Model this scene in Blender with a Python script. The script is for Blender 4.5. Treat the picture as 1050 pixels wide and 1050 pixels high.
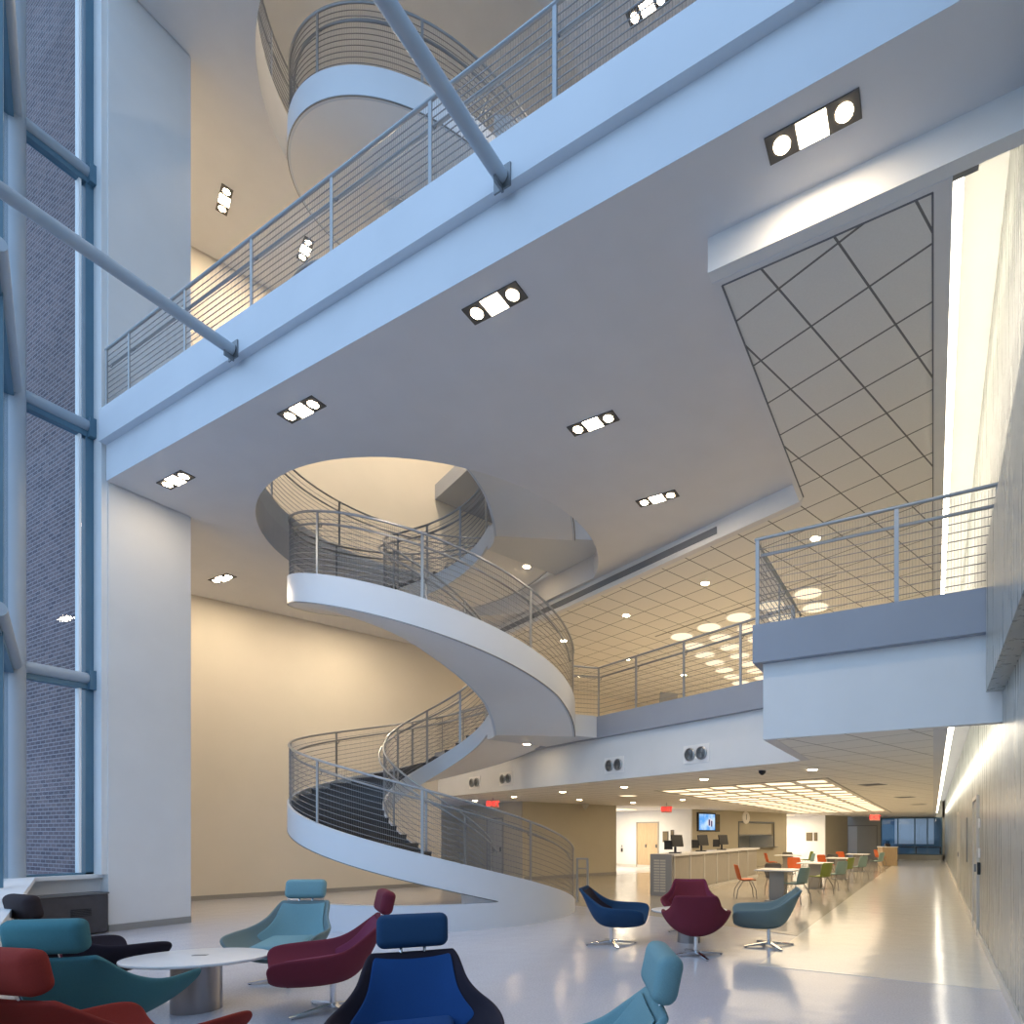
import bpy, bmesh, math, random
from mathutils import Vector, Matrix
random.seed(7)
S = bpy.context.scene
COL = S.collection
for o in list(bpy.data.objects):
    bpy.data.objects.remove(o)
PI = math.pi
R = math.radians

# ------------------------------------------------------------------ camera, world, light, exposure
F, PX, PY, H = 607.0, 645.0, 856.0, 1.55          # focal length and principal point in px of the 1050 frame
YAW = R(27.2)
CS, SN = math.cos(YAW), math.sin(YAW)
cam = bpy.data.cameras.new('camera')
cam.sensor_width = 36.0
cam.sensor_fit = 'HORIZONTAL'
cam.lens = F / 1050 * 36
cam.shift_x = -(PX - 525) / 1050
cam.shift_y = (PY - 525) / 1050
cam.clip_start = 0.05
co = bpy.data.objects.new('camera', cam)
co.location = (0, 0, H)
co.rotation_euler = (PI / 2, 0, YAW)
COL.objects.link(co)
S.camera = co

w = bpy.data.worlds.new('dusk_sky')
S.world = w
w.use_nodes = True
nt = w.node_tree
bg = nt.nodes['Background']
tc = nt.nodes.new('ShaderNodeTexCoord')
sep = nt.nodes.new('ShaderNodeSeparateXYZ')
rmp = nt.nodes.new('ShaderNodeValToRGB')
nt.links.new(tc.outputs['Generated'], sep.inputs[0])
nt.links.new(sep.outputs['Z'], rmp.inputs[0])
nt.links.new(rmp.outputs[0], bg.inputs[0])
rmp.color_ramp.elements[0].color = (0.62, 0.75, 0.95, 1)
rmp.color_ramp.elements[1].color = (0.47, 0.62, 0.93, 1)
WORLD = 2.05
bg.inputs[1].default_value = WORLD

vs = S.view_settings
S.display_settings.display_device = 'sRGB'
vs.view_transform = 'Standard'
vs.look = 'None'
vs.gamma = 1
vs.use_curve_mapping = False
vs.exposure = 0.0
cy = S.cycles
cy.use_denoising = True
try:
    cy.denoiser = 'OPENIMAGEDENOISE'
except Exception:
    pass
cy.max_bounces = 8
cy.diffuse_bounces = 7
cy.glossy_bounces = 4
cy.transmission_bounces = 6
cy.transparent_max_bounces = 16
cy.sample_clamp_indirect = 6.0
cy.caustics_reflective = False
cy.caustics_refractive = False

# ------------------------------------------------------------------ frames
# building frame: x along the big bridge, y along the corridor, z up.
# second grid, turned 19.3 degrees: a along E1, b along E2
GA = R(19.3)
E1 = Vector((math.sin(GA), math.cos(GA)))
E2 = Vector((-math.cos(GA), math.sin(GA)))

def ab(a, b):
    v = E1 * a + E2 * b
    return (v.x, v.y)

def rd(r, d):                                     # right / depth seen from the photographer -> plan
    return (CS * r - SN * d, SN * r + CS * d)

def at_z(px, py, z):                              # where a sight line meets a level
    d = F * (z - H) / (PY - py)
    return rd((px - PX) / F * d, d) + (z,)

def at_a(px, py, a):                              # where a sight line meets the wall line E1 = a
    k = (px - PX) / F
    x1, y1 = rd(k, 1.0)
    d = a / (E1.x * x1 + E1.y * y1)
    return (x1 * d, y1 * d, H + (PY - py) / F * d)

def at_b(px, py, b):
    k = (px - PX) / F
    x1, y1 = rd(k, 1.0)
    d = b / (E2.x * x1 + E2.y * y1)
    return (x1 * d, y1 * d, H + (PY - py) / F * d)

# ------------------------------------------------------------------ materials
def principled(name, col, rough=0.5, metal=0.0, spec=None, emit=None, estr=0.0, coat=0.0):
    m = bpy.data.materials.new(name)
    m.use_nodes = True
    p = m.node_tree.nodes['Principled BSDF']
    p.inputs['Base Color'].default_value = (*col, 1)
    p.inputs['Roughness'].default_value = rough
    p.inputs['Metallic'].default_value = metal
    if spec is not None:
        p.inputs['Specular IOR Level'].default_value = spec
    if emit:
        p.inputs['Emission Color'].default_value = (*emit, 1)
        p.inputs['Emission Strength'].default_value = estr
    if coat:
        p.inputs['Coat Weight'].default_value = coat
    return m

def N(m, t, **kw):
    n = m.node_tree.nodes.new(t)
    for k, v in kw.items():
        setattr(n, k, v)
    return n

def L(m, a, b):
    m.node_tree.links.new(a, b)

def noisy(name, col, col2, scale=(1, 1, 1), nscale=5.0, rough=0.5, rough2=None, metal=0.0, bump=0.0, detail=4, spec=None, contrast=0.0):
    m = principled(name, col, rough, metal, spec)
    p = m.node_tree.nodes['Principled BSDF']
    t = N(m, 'ShaderNodeTexCoord')
    mp = N(m, 'ShaderNodeMapping')
    mp.inputs['Scale'].default_value = scale
    n = N(m, 'ShaderNodeTexNoise')
    n.inputs['Scale'].default_value = nscale
    n.inputs['Detail'].default_value = detail
    L(m, t.outputs['Object'], mp.inputs[0])
    L(m, mp.outputs[0], n.inputs['Vector'])
    r = N(m, 'ShaderNodeValToRGB')
    r.color_ramp.elements[0].position = 0.3 + contrast
    r.color_ramp.elements[1].position = 0.7 - contrast
    r.color_ramp.elements[0].color = (*col, 1)
    r.color_ramp.elements[1].color = (*col2, 1)
    L(m, n.outputs[0], r.inputs[0])
    L(m, r.outputs[0], p.inputs['Base Color'])
    if rough2 is not None:
        mr = N(m, 'ShaderNodeMapRange')
        mr.inputs[1].default_value = 0.3
        mr.inputs[2].default_value = 0.7
        mr.inputs[3].default_value = rough
        mr.inputs[4].default_value = rough2
        L(m, n.outputs[0], mr.inputs[0])
        L(m, mr.outputs[0], p.inputs['Roughness'])
    if bump:
        b = N(m, 'ShaderNodeBump')
        b.inputs['Strength'].default_value = bump
        b.inputs['Distance'].default_value = 0.01
        L(m, n.outputs[0], b.inputs['Height'])
        L(m, b.outputs[0], p.inputs['Normal'])
    return m

def tile_mat(name, col, line, size=0.615, pa=5.004, pb=3.166, lw=0.022):
    m = noisy(name, col, tuple(c * 0.96 for c in col), nscale=60, rough=0.85)
    p = m.node_tree.nodes['Principled BSDF']
    src = p.inputs['Base Color'].links[0].from_socket
    t = N(m, 'ShaderNodeTexCoord')
    outs = []
    for e, ph in ((E1, pa), (E2, pb)):
        dp = N(m, 'ShaderNodeVectorMath', operation='DOT_PRODUCT')
        dp.inputs[1].default_value = (e.x, e.y, 0)
        L(m, t.outputs['Object'], dp.inputs[0])
        s = N(m, 'ShaderNodeMath', operation='MULTIPLY_ADD')
        s.inputs[1].default_value = 1 / size
        s.inputs[2].default_value = 1000 - ph / size + lw / size / 2
        L(m, dp.outputs['Value'], s.inputs[0])
        f = N(m, 'ShaderNodeMath', operation='FRACT')
        L(m, s.outputs[0], f.inputs[0])
        c = N(m, 'ShaderNodeMath', operation='LESS_THAN')
        c.inputs[1].default_value = lw / size
        L(m, f.outputs[0], c.inputs[0])
        outs.append(c)
    mx = N(m, 'ShaderNodeMath', operation='MAXIMUM')
    L(m, outs[0].outputs[0], mx.inputs[0])
    L(m, outs[1].outputs[0], mx.inputs[1])
    mix = N(m, 'ShaderNodeMix', data_type='RGBA')
    L(m, mx.outputs[0], mix.inputs[0])
    L(m, src, mix.inputs[6])
    mix.inputs[7].default_value = (*line, 1)
    L(m, mix.outputs[2], p.inputs['Base Color'])
    return m

def brick_mat():
    m = principled('brick', (0.3, 0.2, 0.2), 0.9)
    p = m.node_tree.nodes['Principled BSDF']
    t = N(m, 'ShaderNodeTexCoord')
    sp = N(m, 'ShaderNodeSeparateXYZ')
    cb = N(m, 'ShaderNodeCombineXYZ')
    L(m, t.outputs['Object'], sp.inputs[0])
    L(m, sp.outputs['X'], cb.inputs['X'])
    L(m, sp.outputs['Z'], cb.inputs['Y'])
    b = N(m, 'ShaderNodeTexBrick')
    b.inputs['Color1'].default_value = (0.16, 0.115, 0.12, 1)
    b.inputs['Color2'].default_value = (0.075, 0.06, 0.075, 1)
    b.inputs['Mortar'].default_value = (0.27, 0.25, 0.26, 1)
    b.inputs['Scale'].default_value = 1.0
    b.inputs['Mortar Size'].default_value = 0.008
    b.inputs['Brick Width'].default_value = 0.21
    b.inputs['Row Height'].default_value = 0.07
    L(m, cb.outputs[0], b.inputs['Vector'])
    # expansion joints
    f = N(m, 'ShaderNodeMath', operation='MULTIPLY')
    f.inputs[1].default_value = 1 / 3.0
    L(m, sp.outputs['Z'], f.inputs[0])
    n = N(m, 'ShaderNodeTexNoise')
    n.inputs['Scale'].default_value = 0.5
    L(m, t.outputs['Object'], n.inputs['Vector'])
    mix = N(m, 'ShaderNodeMix', data_type='RGBA', blend_type='MULTIPLY')
    mix.inputs[0].default_value = 0.6
    L(m, b.outputs[0], mix.inputs[6])
    r = N(m, 'ShaderNodeValToRGB')
    r.color_ramp.elements[0].color = (0.6, 0.6, 0.6, 1)
    r.color_ramp.elements[1].color = (1.3, 1.3, 1.35, 1)
    L(m, n.outputs[0], r.inputs[0])
    L(m, r.outputs[0], mix.inputs[7])
    L(m, mix.outputs[2], p.inputs['Base Color'])
    return m

def glass_mat(name, tint=(0.9, 0.97, 1.0), g=0.10):
    m = bpy.data.materials.new(name)
    m.use_nodes = True
    m.node_tree.nodes.clear()
    o = N(m, 'ShaderNodeOutputMaterial')
    mx = N(m, 'ShaderNodeMixShader')
    tr = N(m, 'ShaderNodeBsdfTransparent')
    gl = N(m, 'ShaderNodeBsdfGlossy')
    lw = N(m, 'ShaderNodeLayerWeight')
    pw = N(m, 'ShaderNodeMath', operation='POWER')
    pw.inputs[1].default_value = 5.0
    fr = N(m, 'ShaderNodeMath', operation='MULTIPLY_ADD')
    fr.inputs[1].default_value = 0.7
    fr.inputs[2].default_value = 0.025
    L(m, lw.outputs['Facing'], pw.inputs[0])
    L(m, pw.outputs[0], fr.inputs[0])
    tr.inputs[0].default_value = (*tint, 1)
    gl.inputs['Roughness'].default_value = 0.02
    L(m, fr.outputs[0], mx.inputs[0])
    L(m, tr.outputs[0], mx.inputs[1])
    L(m, gl.outputs[0], mx.inputs[2])
    L(m, mx.outputs[0], o.inputs[0])
    return m

def emis(name, col, strength):
    m = bpy.data.materials.new(name)
    m.use_nodes = True
    m.node_tree.nodes.clear()
    o = N(m, 'ShaderNodeOutputMaterial')
    e = N(m, 'ShaderNodeEmission')
    e.inputs[0].default_value = (*col, 1)
    e.inputs[1].default_value = strength
    L(m, e.outputs[0], o.inputs[0])
    return m

WARM = (1.0, 0.74, 0.42)
WARM2 = (1.0, 0.80, 0.54)
M = dict(
    white=noisy('white_plaster', (0.78, 0.78, 0.775), (0.75, 0.75, 0.745), nscale=2, rough=0.7),
    soffit=noisy('soffit_paint', (0.74, 0.73, 0.735), (0.71, 0.70, 0.705), nscale=2, rough=0.75),
    cream=noisy('cream_wall', (0.78, 0.715, 0.61), (0.75, 0.69, 0.585), nscale=1.2, rough=0.75),
    olive=noisy('taupe_wall', (0.54, 0.495, 0.39), (0.515, 0.47, 0.37), nscale=1.5, rough=0.75),
    grey=noisy('grey_wall', (0.50, 0.49, 0.45), (0.47, 0.46, 0.42), nscale=1.5, rough=0.7),
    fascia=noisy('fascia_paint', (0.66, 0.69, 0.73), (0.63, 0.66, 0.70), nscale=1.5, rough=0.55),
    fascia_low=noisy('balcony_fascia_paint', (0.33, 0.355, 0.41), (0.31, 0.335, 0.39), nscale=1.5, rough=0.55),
    stairpaint=noisy('stair_paint', (0.66, 0.69, 0.73), (0.64, 0.67, 0.71), nscale=1.5, rough=0.38),
    soffit_stair=noisy('stair_soffit_paint', (0.88, 0.865, 0.85), (0.86, 0.845, 0.83), nscale=1.5, rough=0.6),
    tread=noisy('charcoal_tread', (0.035, 0.036, 0.042), (0.05, 0.05, 0.055), nscale=90, rough=0.6),
    steel=principled('satin_steel', (0.42, 0.43, 0.44), 0.35, 0.9),
    rail=principled('rail_steel', (0.36, 0.37, 0.38), 0.38, 0.55),
    steel_d=principled('dark_steel', (0.22, 0.23, 0.24), 0.4, 0.8),
    wire=principled('wire_steel', (0.26, 0.26, 0.265), 0.5, 0.4),
    chrome=principled('polished_steel', (0.75, 0.76, 0.78), 0.12, 1.0),
    tube=noisy('painted_tube', (0.40, 0.45, 0.50), (0.38, 0.43, 0.48), nscale=3, rough=0.45),
    mull=noisy('blue_grey_mullion', (0.10, 0.20, 0.27), (0.09, 0.18, 0.25), nscale=3, rough=0.4),
    tile=tile_mat('ceiling_tile', (0.82, 0.79, 0.74), (0.20, 0.19, 0.18)),
    tile2=tile_mat('ceiling_tile_low', (0.90, 0.87, 0.81), (0.36, 0.33, 0.29), lw=0.016),
    rightwall=noisy('polished_wall_panel', (0.285, 0.31, 0.305), (0.325, 0.35, 0.34), scale=(1, 1, 0.06), nscale=14, rough=0.24, rough2=0.36, bump=0.02, spec=0.6),
    floor=noisy('polished_terrazzo', (0.51, 0.52, 0.59), (0.63, 0.64, 0.70), nscale=55, rough=0.13, rough2=0.2, detail=6, bump=0.012, spec=0.6),
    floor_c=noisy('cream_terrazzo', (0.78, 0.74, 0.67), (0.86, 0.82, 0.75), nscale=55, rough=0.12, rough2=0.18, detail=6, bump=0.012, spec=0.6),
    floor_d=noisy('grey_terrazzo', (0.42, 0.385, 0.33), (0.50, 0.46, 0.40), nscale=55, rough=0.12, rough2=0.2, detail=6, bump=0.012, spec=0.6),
    carpet=noisy('upper_floor', (0.35, 0.33, 0.3), (0.3, 0.28, 0.26), nscale=40, rough=0.8),
    base=principled('baseboard_grey', (0.32, 0.31, 0.29), 0.5),
    base_l=principled('baseboard_pale', (0.62, 0.60, 0.56), 0.4),
    brick=brick_mat(),
    glass=glass_mat('window_glass'),
    dark=principled('black_plastic', (0.015, 0.015, 0.017), 0.4),
    plaque=principled('brown_plaque', (0.16, 0.12, 0.06), 0.5),
    fixture=principled('fixture_housing', (0.10, 0.09, 0.08), 0.6),
    diffgrey=principled('slot_diffuser', (0.18, 0.19, 0.21), 0.6),
    wood=noisy('pale_wood', (0.55, 0.42, 0.27), (0.47, 0.35, 0.22), scale=(1, 1, 0.1), nscale=30, rough=0.5),
    counterface=noisy('counter_panel', (0.36, 0.33, 0.29), (0.42, 0.39, 0.34), scale=(1, 1, 0.1), nscale=30, rough=0.35),
    top=noisy('white_laminate', (0.80, 0.80, 0.80), (0.77, 0.77, 0.77), nscale=8, rough=0.25),
    heater=noisy('charcoal_metal', (0.07, 0.065, 0.07), (0.06, 0.055, 0.06), nscale=10, rough=0.5),
    asphalt=noisy('outside_paving', (0.2, 0.2, 0.2), (0.24, 0.24, 0.24), nscale=3, rough=0.9),
    lamp=emis('lamp_lens', WARM2, 42.0),
    lamp_sq=emis('lamp_panel', (1.0, 0.84, 0.62), 24.0),
    down=emis('downlight_lens', WARM, 85.0),
    panel=emis('luminous_panel', (1.0, 0.78, 0.50), 1.9),
    dome=emis('dome_glow', (1.0, 0.82, 0.56), 1.45),
    cove=emis('cove_tube', (1.0, 0.90, 0.72), 10.0),
    red=emis('exit_red', (1.0, 0.05, 0.04), 2.2),
    exit_face=principled('exit_sign_face', (0.80, 0.36, 0.32), 0.5),
    white_e=principled('sign_face', (0.9, 0.88, 0.85), 0.5),
)

def wavy(m, sc=2.2, st=0.05):
    p = m.node_tree.nodes['Principled BSDF']
    t = N(m, 'ShaderNodeTexCoord')
    n = N(m, 'ShaderNodeTexNoise')
    n.inputs['Scale'].default_value = sc
    n.inputs['Detail'].default_value = 2
    b = N(m, 'ShaderNodeBump')
    b.inputs['Strength'].default_value = st
    b.inputs['Distance'].default_value = 0.03
    L(m, t.outputs['Object'], n.inputs['Vector'])
    L(m, n.outputs[0], b.inputs['Height'])
    old = [l for l in p.inputs['Normal'].links]
    if old:
        L(m, old[0].from_socket, b.inputs['Normal'])
    L(m, b.outputs[0], p.inputs['Normal'])
for k_ in ('floor', 'floor_c', 'floor_d'):
    wavy(M[k_], 3.0, 0.16)

def fabric(name, c):
    return noisy(name, c, tuple(x * 0.86 for x in c), nscale=220, rough=0.85, spec=0.25, bump=0.05)

# ------------------------------------------------------------------ mesh builder
class MB:
    def __init__(s):
        s.v, s.f = [], []

    def box(s, x0, y0, z0, x1, y1, z1):
        return s.prism([(x0, y0), (x1, y0), (x1, y1), (x0, y1)], z0, z1)

    def prism(s, poly, z0, z1):
        n, k = len(poly), len(s.v)
        s.v += [(x, y, z0) for x, y in poly] + [(x, y, z1) for x, y in poly]
        s.f.append(tuple(k + i for i in reversed(range(n))))
        s.f.append(tuple(k + n + i for i in range(n)))
        for i in range(n):
            j = (i + 1) % n
            s.f.append((k + i, k + j, k + n + j, k + n + i))
        return s

    def rbox(s, a0, a1, b0, b1, z0, z1):
        return s.prism([ab(a0, b0), ab(a0, b1), ab(a1, b1), ab(a1, b0)], z0, z1)

    def hexa(s, lo, hi):                       # two quads, corresponding corners
        k = len(s.v)
        s.v += [tuple(p) for p in lo] + [tuple(p) for p in hi]
        s.f += [(k, k + 3, k + 2, k + 1), (k + 4, k + 5, k + 6, k + 7)]
        for i in range(4):
            j = (i + 1) % 4
            s.f.append((k + i, k + j, k + 4 + j, k + 4 + i))
        return s

    def tube(s, pts, r, n=8, cap=True, closed=False):
        pts = [Vector(p) for p in pts]
        k, m = len(s.v), len(pts)
        r_ = r if isinstance(r, (list, tuple)) else [r] * m
        prev = None
        for i, p in enumerate(pts):
            if closed:
                t = pts[(i + 1) % m] - pts[i - 1]
            else:
                t = pts[min(i + 1, m - 1)] - pts[max(i - 1, 0)]
            t.normalize()
            up = Vector((0, 0, 1)) if abs(t.z) < 0.92 else (prev if prev else Vector((1, 0, 0)))
            x = t.cross(up)
            if x.length < 1e-5:
                x = t.cross(Vector((0, 1, 0)))
            x.normalize()
            y = x.cross(t)
            prev = up
            for q in range(n):
                an = 2 * PI * (q + 0.5) / n
                s.v.append(tuple(p + (x * math.cos(an) + y * math.sin(an)) * r_[i]))
        for i in range(m if closed else m - 1):
            i2 = (i + 1) % m
            for q in range(n):
                q2 = (q + 1) % n
                s.f.append((k + i * n + q, k + i * n + q2, k + i2 * n + q2, k + i2 * n + q))
        if cap and not closed:
            s.f.append(tuple(k + q for q in reversed(range(n))))
            s.f.append(tuple(k + (m - 1) * n + q for q in range(n)))
        return s

    def lathe(s, prof, c=(0, 0, 0), n=24, sx=1, sy=1):
        k, m = len(s.v), len(prof)
        for r, z in prof:
            for q in range(n):
                an = 2 * PI * q / n
                s.v.append((c[0] + r * sx * math.cos(an), c[1] + r * sy * math.sin(an), c[2] + z))
        for i in range(m - 1):
            for q in range(n):
                q2 = (q + 1) % n
                s.f.append((k + i * n + q, k + i * n + q2, k + (i + 1) * n + q2, k + (i + 1) * n + q))
        s.f.append(tuple(k + q for q in reversed(range(n))))
        s.f.append(tuple(k + (m - 1) * n + q for q in range(n)))
        return s

    def grid(s, rows):
        k, m, n = len(s.v), len(rows), len(rows[0])
        for r in rows:
            s.v += [tuple(p) for p in r]
        for i in range(m - 1):
            for j in range(n - 1):
                s.f.append((k + i * n + j, k + i * n + j + 1, k + (i + 1) * n + j + 1, k + (i + 1) * n + j))
        return s

    def band(s, angs, c, r0, r1, zlo, zhi):       # curved wall between two radii, heights given per angle
        rows = []
        k = len(s.v)
        m = len(angs)
        for a in angs:
            ca, sa = math.cos(R(a)), math.sin(R(a))
            lo, hi = zlo(a), zhi(a)
            s.v += [(c[0] + r0 * ca, c[1] + r0 * sa, lo), (c[0] + r1 * ca, c[1] + r1 * sa, lo),
                    (c[0] + r1 * ca, c[1] + r1 * sa, hi), (c[0] + r0 * ca, c[1] + r0 * sa, hi)]
        for i in range(m - 1):
            for q in range(4):
                q2 = (q + 1) % 4
                s.f.append((k + i * 4 + q, k + i * 4 + q2, k + i * 4 + 4 + q2, k + i * 4 + 4 + q))
        s.f.append((k, k + 1, k + 2, k + 3))
        e = k + (m - 1) * 4
        s.f.append((e + 3, e + 2, e + 1, e))
        return s

    def slab(s, outer, holes, z0, z1):            # flat slab with holes
        bm = bmesh.new()
        loops = [outer] + holes
        edges = []
        for lp in loops:
            vs_ = [bm.verts.new((x, y, 0)) for x, y in lp]
            edges += [bm.edges.new((vs_[i], vs_[(i + 1) % len(vs_)])) for i in range(len(vs_))]
        bmesh.ops.triangle_fill(bm, use_beauty=True, use_dissolve=False, edges=edges, normal=(0, 0, 1))
        bm.verts.index_update()
        k, n = len(s.v), len(bm.verts)
        s.v += [(v.co.x, v.co.y, z0) for v in bm.verts] + [(v.co.x, v.co.y, z1) for v in bm.verts]
        for f in bm.faces:
            ix = [v.index for v in f.verts]
            if f.normal.z < 0:
                ix.reverse()
            s.f.append(tuple(k + i for i in reversed(ix)))
            s.f.append(tuple(k + n + i for i in ix))
        bm.free()
        off = 0
        for lp in loops:
            m = len(lp)
            for i in range(m):
                a, b = off + i, off + (i + 1) % m
                s.f.append((k + a, k + b, k + n + b, k + n + a))
            off += m
        return s

    def move(s, M4, start=0):
        for i in range(start, len(s.v)):
            s.v[i] = tuple(M4 @ Vector(s.v[i]))
        return s

    def mesh(s, name, smooth=False):
        me = bpy.data.meshes.new(name)
        me.from_pydata(s.v, [], s.f)
        bm = bmesh.new()
        bm.from_mesh(me)
        bmesh.ops.recalc_face_normals(bm, faces=bm.faces)
        bm.to_mesh(me)
        bm.free()
        if smooth:
            for p in me.polygons:
                p.use_smooth = True
            try:
                me.set_sharp_from_angle(angle=R(smooth if smooth is not True else 40))
            except Exception:
                pass
        return me

    def build(s, name, mat, parent=None, smooth=False, bevel=0.0, seg=2):
        o = bpy.data.objects.new(name, s.mesh(name, smooth))
        o.data.materials.append(mat)
        COL.objects.link(o)
        if parent:
            o.parent = parent
        if bevel:
            b = o.modifiers.new('bevel', 'BEVEL')
            b.width = bevel
            b.segments = seg
            b.limit_method = 'ANGLE'
        return o

def tag(o, label=None, cat=None, group=None, kind=None):
    if label: o['label'] = label
    if cat: o['category'] = cat
    if group: o['group'] = group
    if kind: o['kind'] = kind
    return o

def thing(name, label, cat, loc=(0, 0, 0), rz=0, group=None):
    o = bpy.data.objects.new(name, None)
    o.empty_display_size = 0.1
    o.location = loc if len(loc) == 3 else (*loc, 0)
    o.rotation_euler = (0, 0, rz)
    COL.objects.link(o)
    return tag(o, label, cat, group)

def struct(name, mb, mat, **kw):
    return tag(mb.build(name, mat, **kw), kind='structure')

def dup(src, loc, rz, label=None):
    r = src.copy()
    COL.objects.link(r)
    r.location = loc if len(loc) == 3 else (*loc, 0)
    r.rotation_euler = (0, 0, rz)
    if label: r['label'] = label
    for ch in list(src.children):
        c = ch.copy()
        COL.objects.link(c)
        c.parent = r
        for g in list(ch.children):
            d = g.copy()
            COL.objects.link(d)
            d.parent = c
    return r

def rounded(w, d, h, rad, seg=4):
    bm = bmesh.new()
    bmesh.ops.create_cube(bm, size=1)
    bmesh.ops.scale(bm, vec=(w, d, h), verts=bm.verts)
    bmesh.ops.bevel(bm, geom=list(bm.edges), offset=rad, segments=seg, profile=0.5, affect='EDGES')
    bm.verts.index_update()
    mb = MB()
    mb.v = [tuple(v.co) for v in bm.verts]
    mb.f = [tuple(v.index for v in f.verts) for f in bm.faces]
    bm.free()
    return mb

def T(x, y, z): return Matrix.Translation((x, y, z))
def RX(a): return Matrix.Rotation(a, 4, 'X')
def RY(a): return Matrix.Rotation(a, 4, 'Y')
def RZ(a): return Matrix.Rotation(a, 4, 'Z')

def text_part(s, size, M4, mat, parent, name='lettering', depth=0.002):
    cu = bpy.data.curves.new('txt', 'FONT')
    cu.body = s
    cu.size = size
    cu.extrude = depth
    cu.offset = size * 0.02
    cu.align_x = 'CENTER'
    cu.align_y = 'CENTER'
    to = bpy.data.objects.new('txt', cu)
    COL.objects.link(to)
    dg = bpy.context.evaluated_depsgraph_get()
    me = bpy.data.meshes.new_from_object(to.evaluated_get(dg))
    bpy.data.objects.remove(to)
    me.transform(M4)
    me.materials.clear()
    me.materials.append(mat)
    o = bpy.data.objects.new(name, me)
    COL.objects.link(o)
    o.parent = parent
    return o

# ------------------------------------------------------------------ levels and plan
XR = 0.62                                  # right wall
YB3 = 4.57                                 # bridge edge
BW = 17.10                                 # long left wall line (b)
C = (-8.86, 8.92)                          # stair axis
RO, RI, RH = 2.70, 1.05, 3.18
Z1C, Z2, Z3S, Z3 = 2.69, 4.05, 7.17, 8.12
Z2C = 6.845
Z4, Z5S, Z5 = 12.17, 15.32, 16.27
YE = 40.5

# ------------------------------------------------------------------ floor
fl = MB().box(-34, -8, -0.2, XR, 46, 0.0)
struct('floor', fl, M['floor'])
struct('floor_corridor', MB().prism([(XR, 6.93), (XR, YE), (-1.85, YE), (-1.85, 6.93)], 0.0, 0.004), M['floor_c'])
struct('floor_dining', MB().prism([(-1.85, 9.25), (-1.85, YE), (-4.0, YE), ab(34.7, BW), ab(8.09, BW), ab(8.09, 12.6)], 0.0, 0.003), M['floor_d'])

# ------------------------------------------------------------------ walls
struct('wall_right', MB().box(XR, -1.2, 0, XR + 0.3, YE + 6, 8.1).box(XR, 4.5, 8.1, XR + 0.3, YE + 6, 20.5), M['rightwall'])
rg = MB()
for k in range(5):
    rg.box(XR + 0.1, -1.15 + 1.4 * k, 8.1, XR + 0.2, -1.05 + 1.4 * k, 20.4)
rgw = struct('added_side_glazing', rg, M['mull'])  # out-of-view glazing, added to throw daylight onto the pier
MB().box(XR + 0.14, -1.1, 8.1, XR + 0.155, 4.5, 20.4).build('glass_pane', M['glass'], rgw)
struct('baseboard_right', MB().box(XR - 0.02, -0.8, 0, XR, YE, 0.11), M['base_l'])
# guard panel hung on the right wall in front of the balcony
struct('wall_right_panel', MB().box(0.47, 1.6, 2.98, XR, 6.92, 4.42), M['rightwall'])
# pier between window and stair hall
struct('wall_pier', MB().box(-16.2, 4.6, 0, -11.7, 5.78, 20.5), M['white'])
struct('baseboard_pier', MB().box(-11.7, 4.6, 0, -11.68, 5.78, 0.11), M['base'])
struct('wall_left', MB().rbox(-0.3, 8.3, BW, BW + 0.3, 0, 20.5), M['cream'])
struct('wall_left_upper', MB().rbox(8.3, 38.0, BW, BW + 0.3, Z2 - 0.4, 20.5), M['cream'])
struct('baseboard_left', MB().rbox(0, 8.09, BW - 0.02, BW, 0, 0.11), M['base'])
# ground level behind the bulkhead: solid stretches of the long wall and three alcoves
struct('wall_taupe', MB().rbox(11.3, 15.54, BW, BW + 3.2, 0, 3.6), M['olive'])
struct('baseboard_taupe', MB().rbox(11.3, 15.54, BW - 0.02, BW, 0, 0.11), M['base'])
struct('wall_serving', MB().rbox(20.1, 23.55, BW, BW + 0.3, 0, 3.6), M['olive'])
struct('wall_serving_return', MB().rbox(20.1, 20.9, BW + 0.3, BW + 6.5, 0, 3.6), M['olive'])
struct('wall_serving_head', MB().rbox(23.55, 26.55, BW, BW + 0.3, 2.15, 3.6), M['olive'])
struct('wall_serving_sill', MB().rbox(23.55, 26.55, BW, BW + 0.3, 0, 0.95), M['olive'])
struct('wall_serving_end', MB().rbox(26.55, 27.8, BW, BW + 3, 0, 3.6), M['olive'])
struct('wall_serving_back', MB().rbox(23.4, 26.55, BW + 1.5, BW + 1.7, 0, 3.6), M['olive'])
struct('wall_far_taupe', MB().rbox(32.0, 34.7, BW, BW + 5, 0, 3.6), M['olive'])
struct('wall_alcove_lobby', MB().rbox(11.22, 11.3, BW, 21.5, 0, 2.69).rbox(8.09, 11.3, 21.5, 21.7, 0, 3.2), M['olive'])
struct('wall_alcove_passage', MB().rbox(20.02, 20.1, BW, 24.5, 0, 2.69).rbox(15.54, 20.1, 24.5, 24.7, 0, 3.2), M['white'])
struct('wall_alcove_far', MB().rbox(31.92, 32.0, BW, 22, 0, 2.69).rbox(27.8, 32.0, 22, 22.2, 0, 3.2), M['white'])
struct('baseboard_passage', MB().rbox(20.0, 20.02, BW, 24.5, 0, 0.11), M['base_l'])
struct('ceiling_alcoves', MB().rbox(8.09, 11.3, BW, 21.6, Z1C, Z1C + 0.1).rbox(15.54, 20.1, BW, 24.6, Z1C, Z1C + 0.1)
       .rbox(27.8, 32.0, BW, 22.1, Z1C, Z1C + 0.1), M['soffit'])
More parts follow.
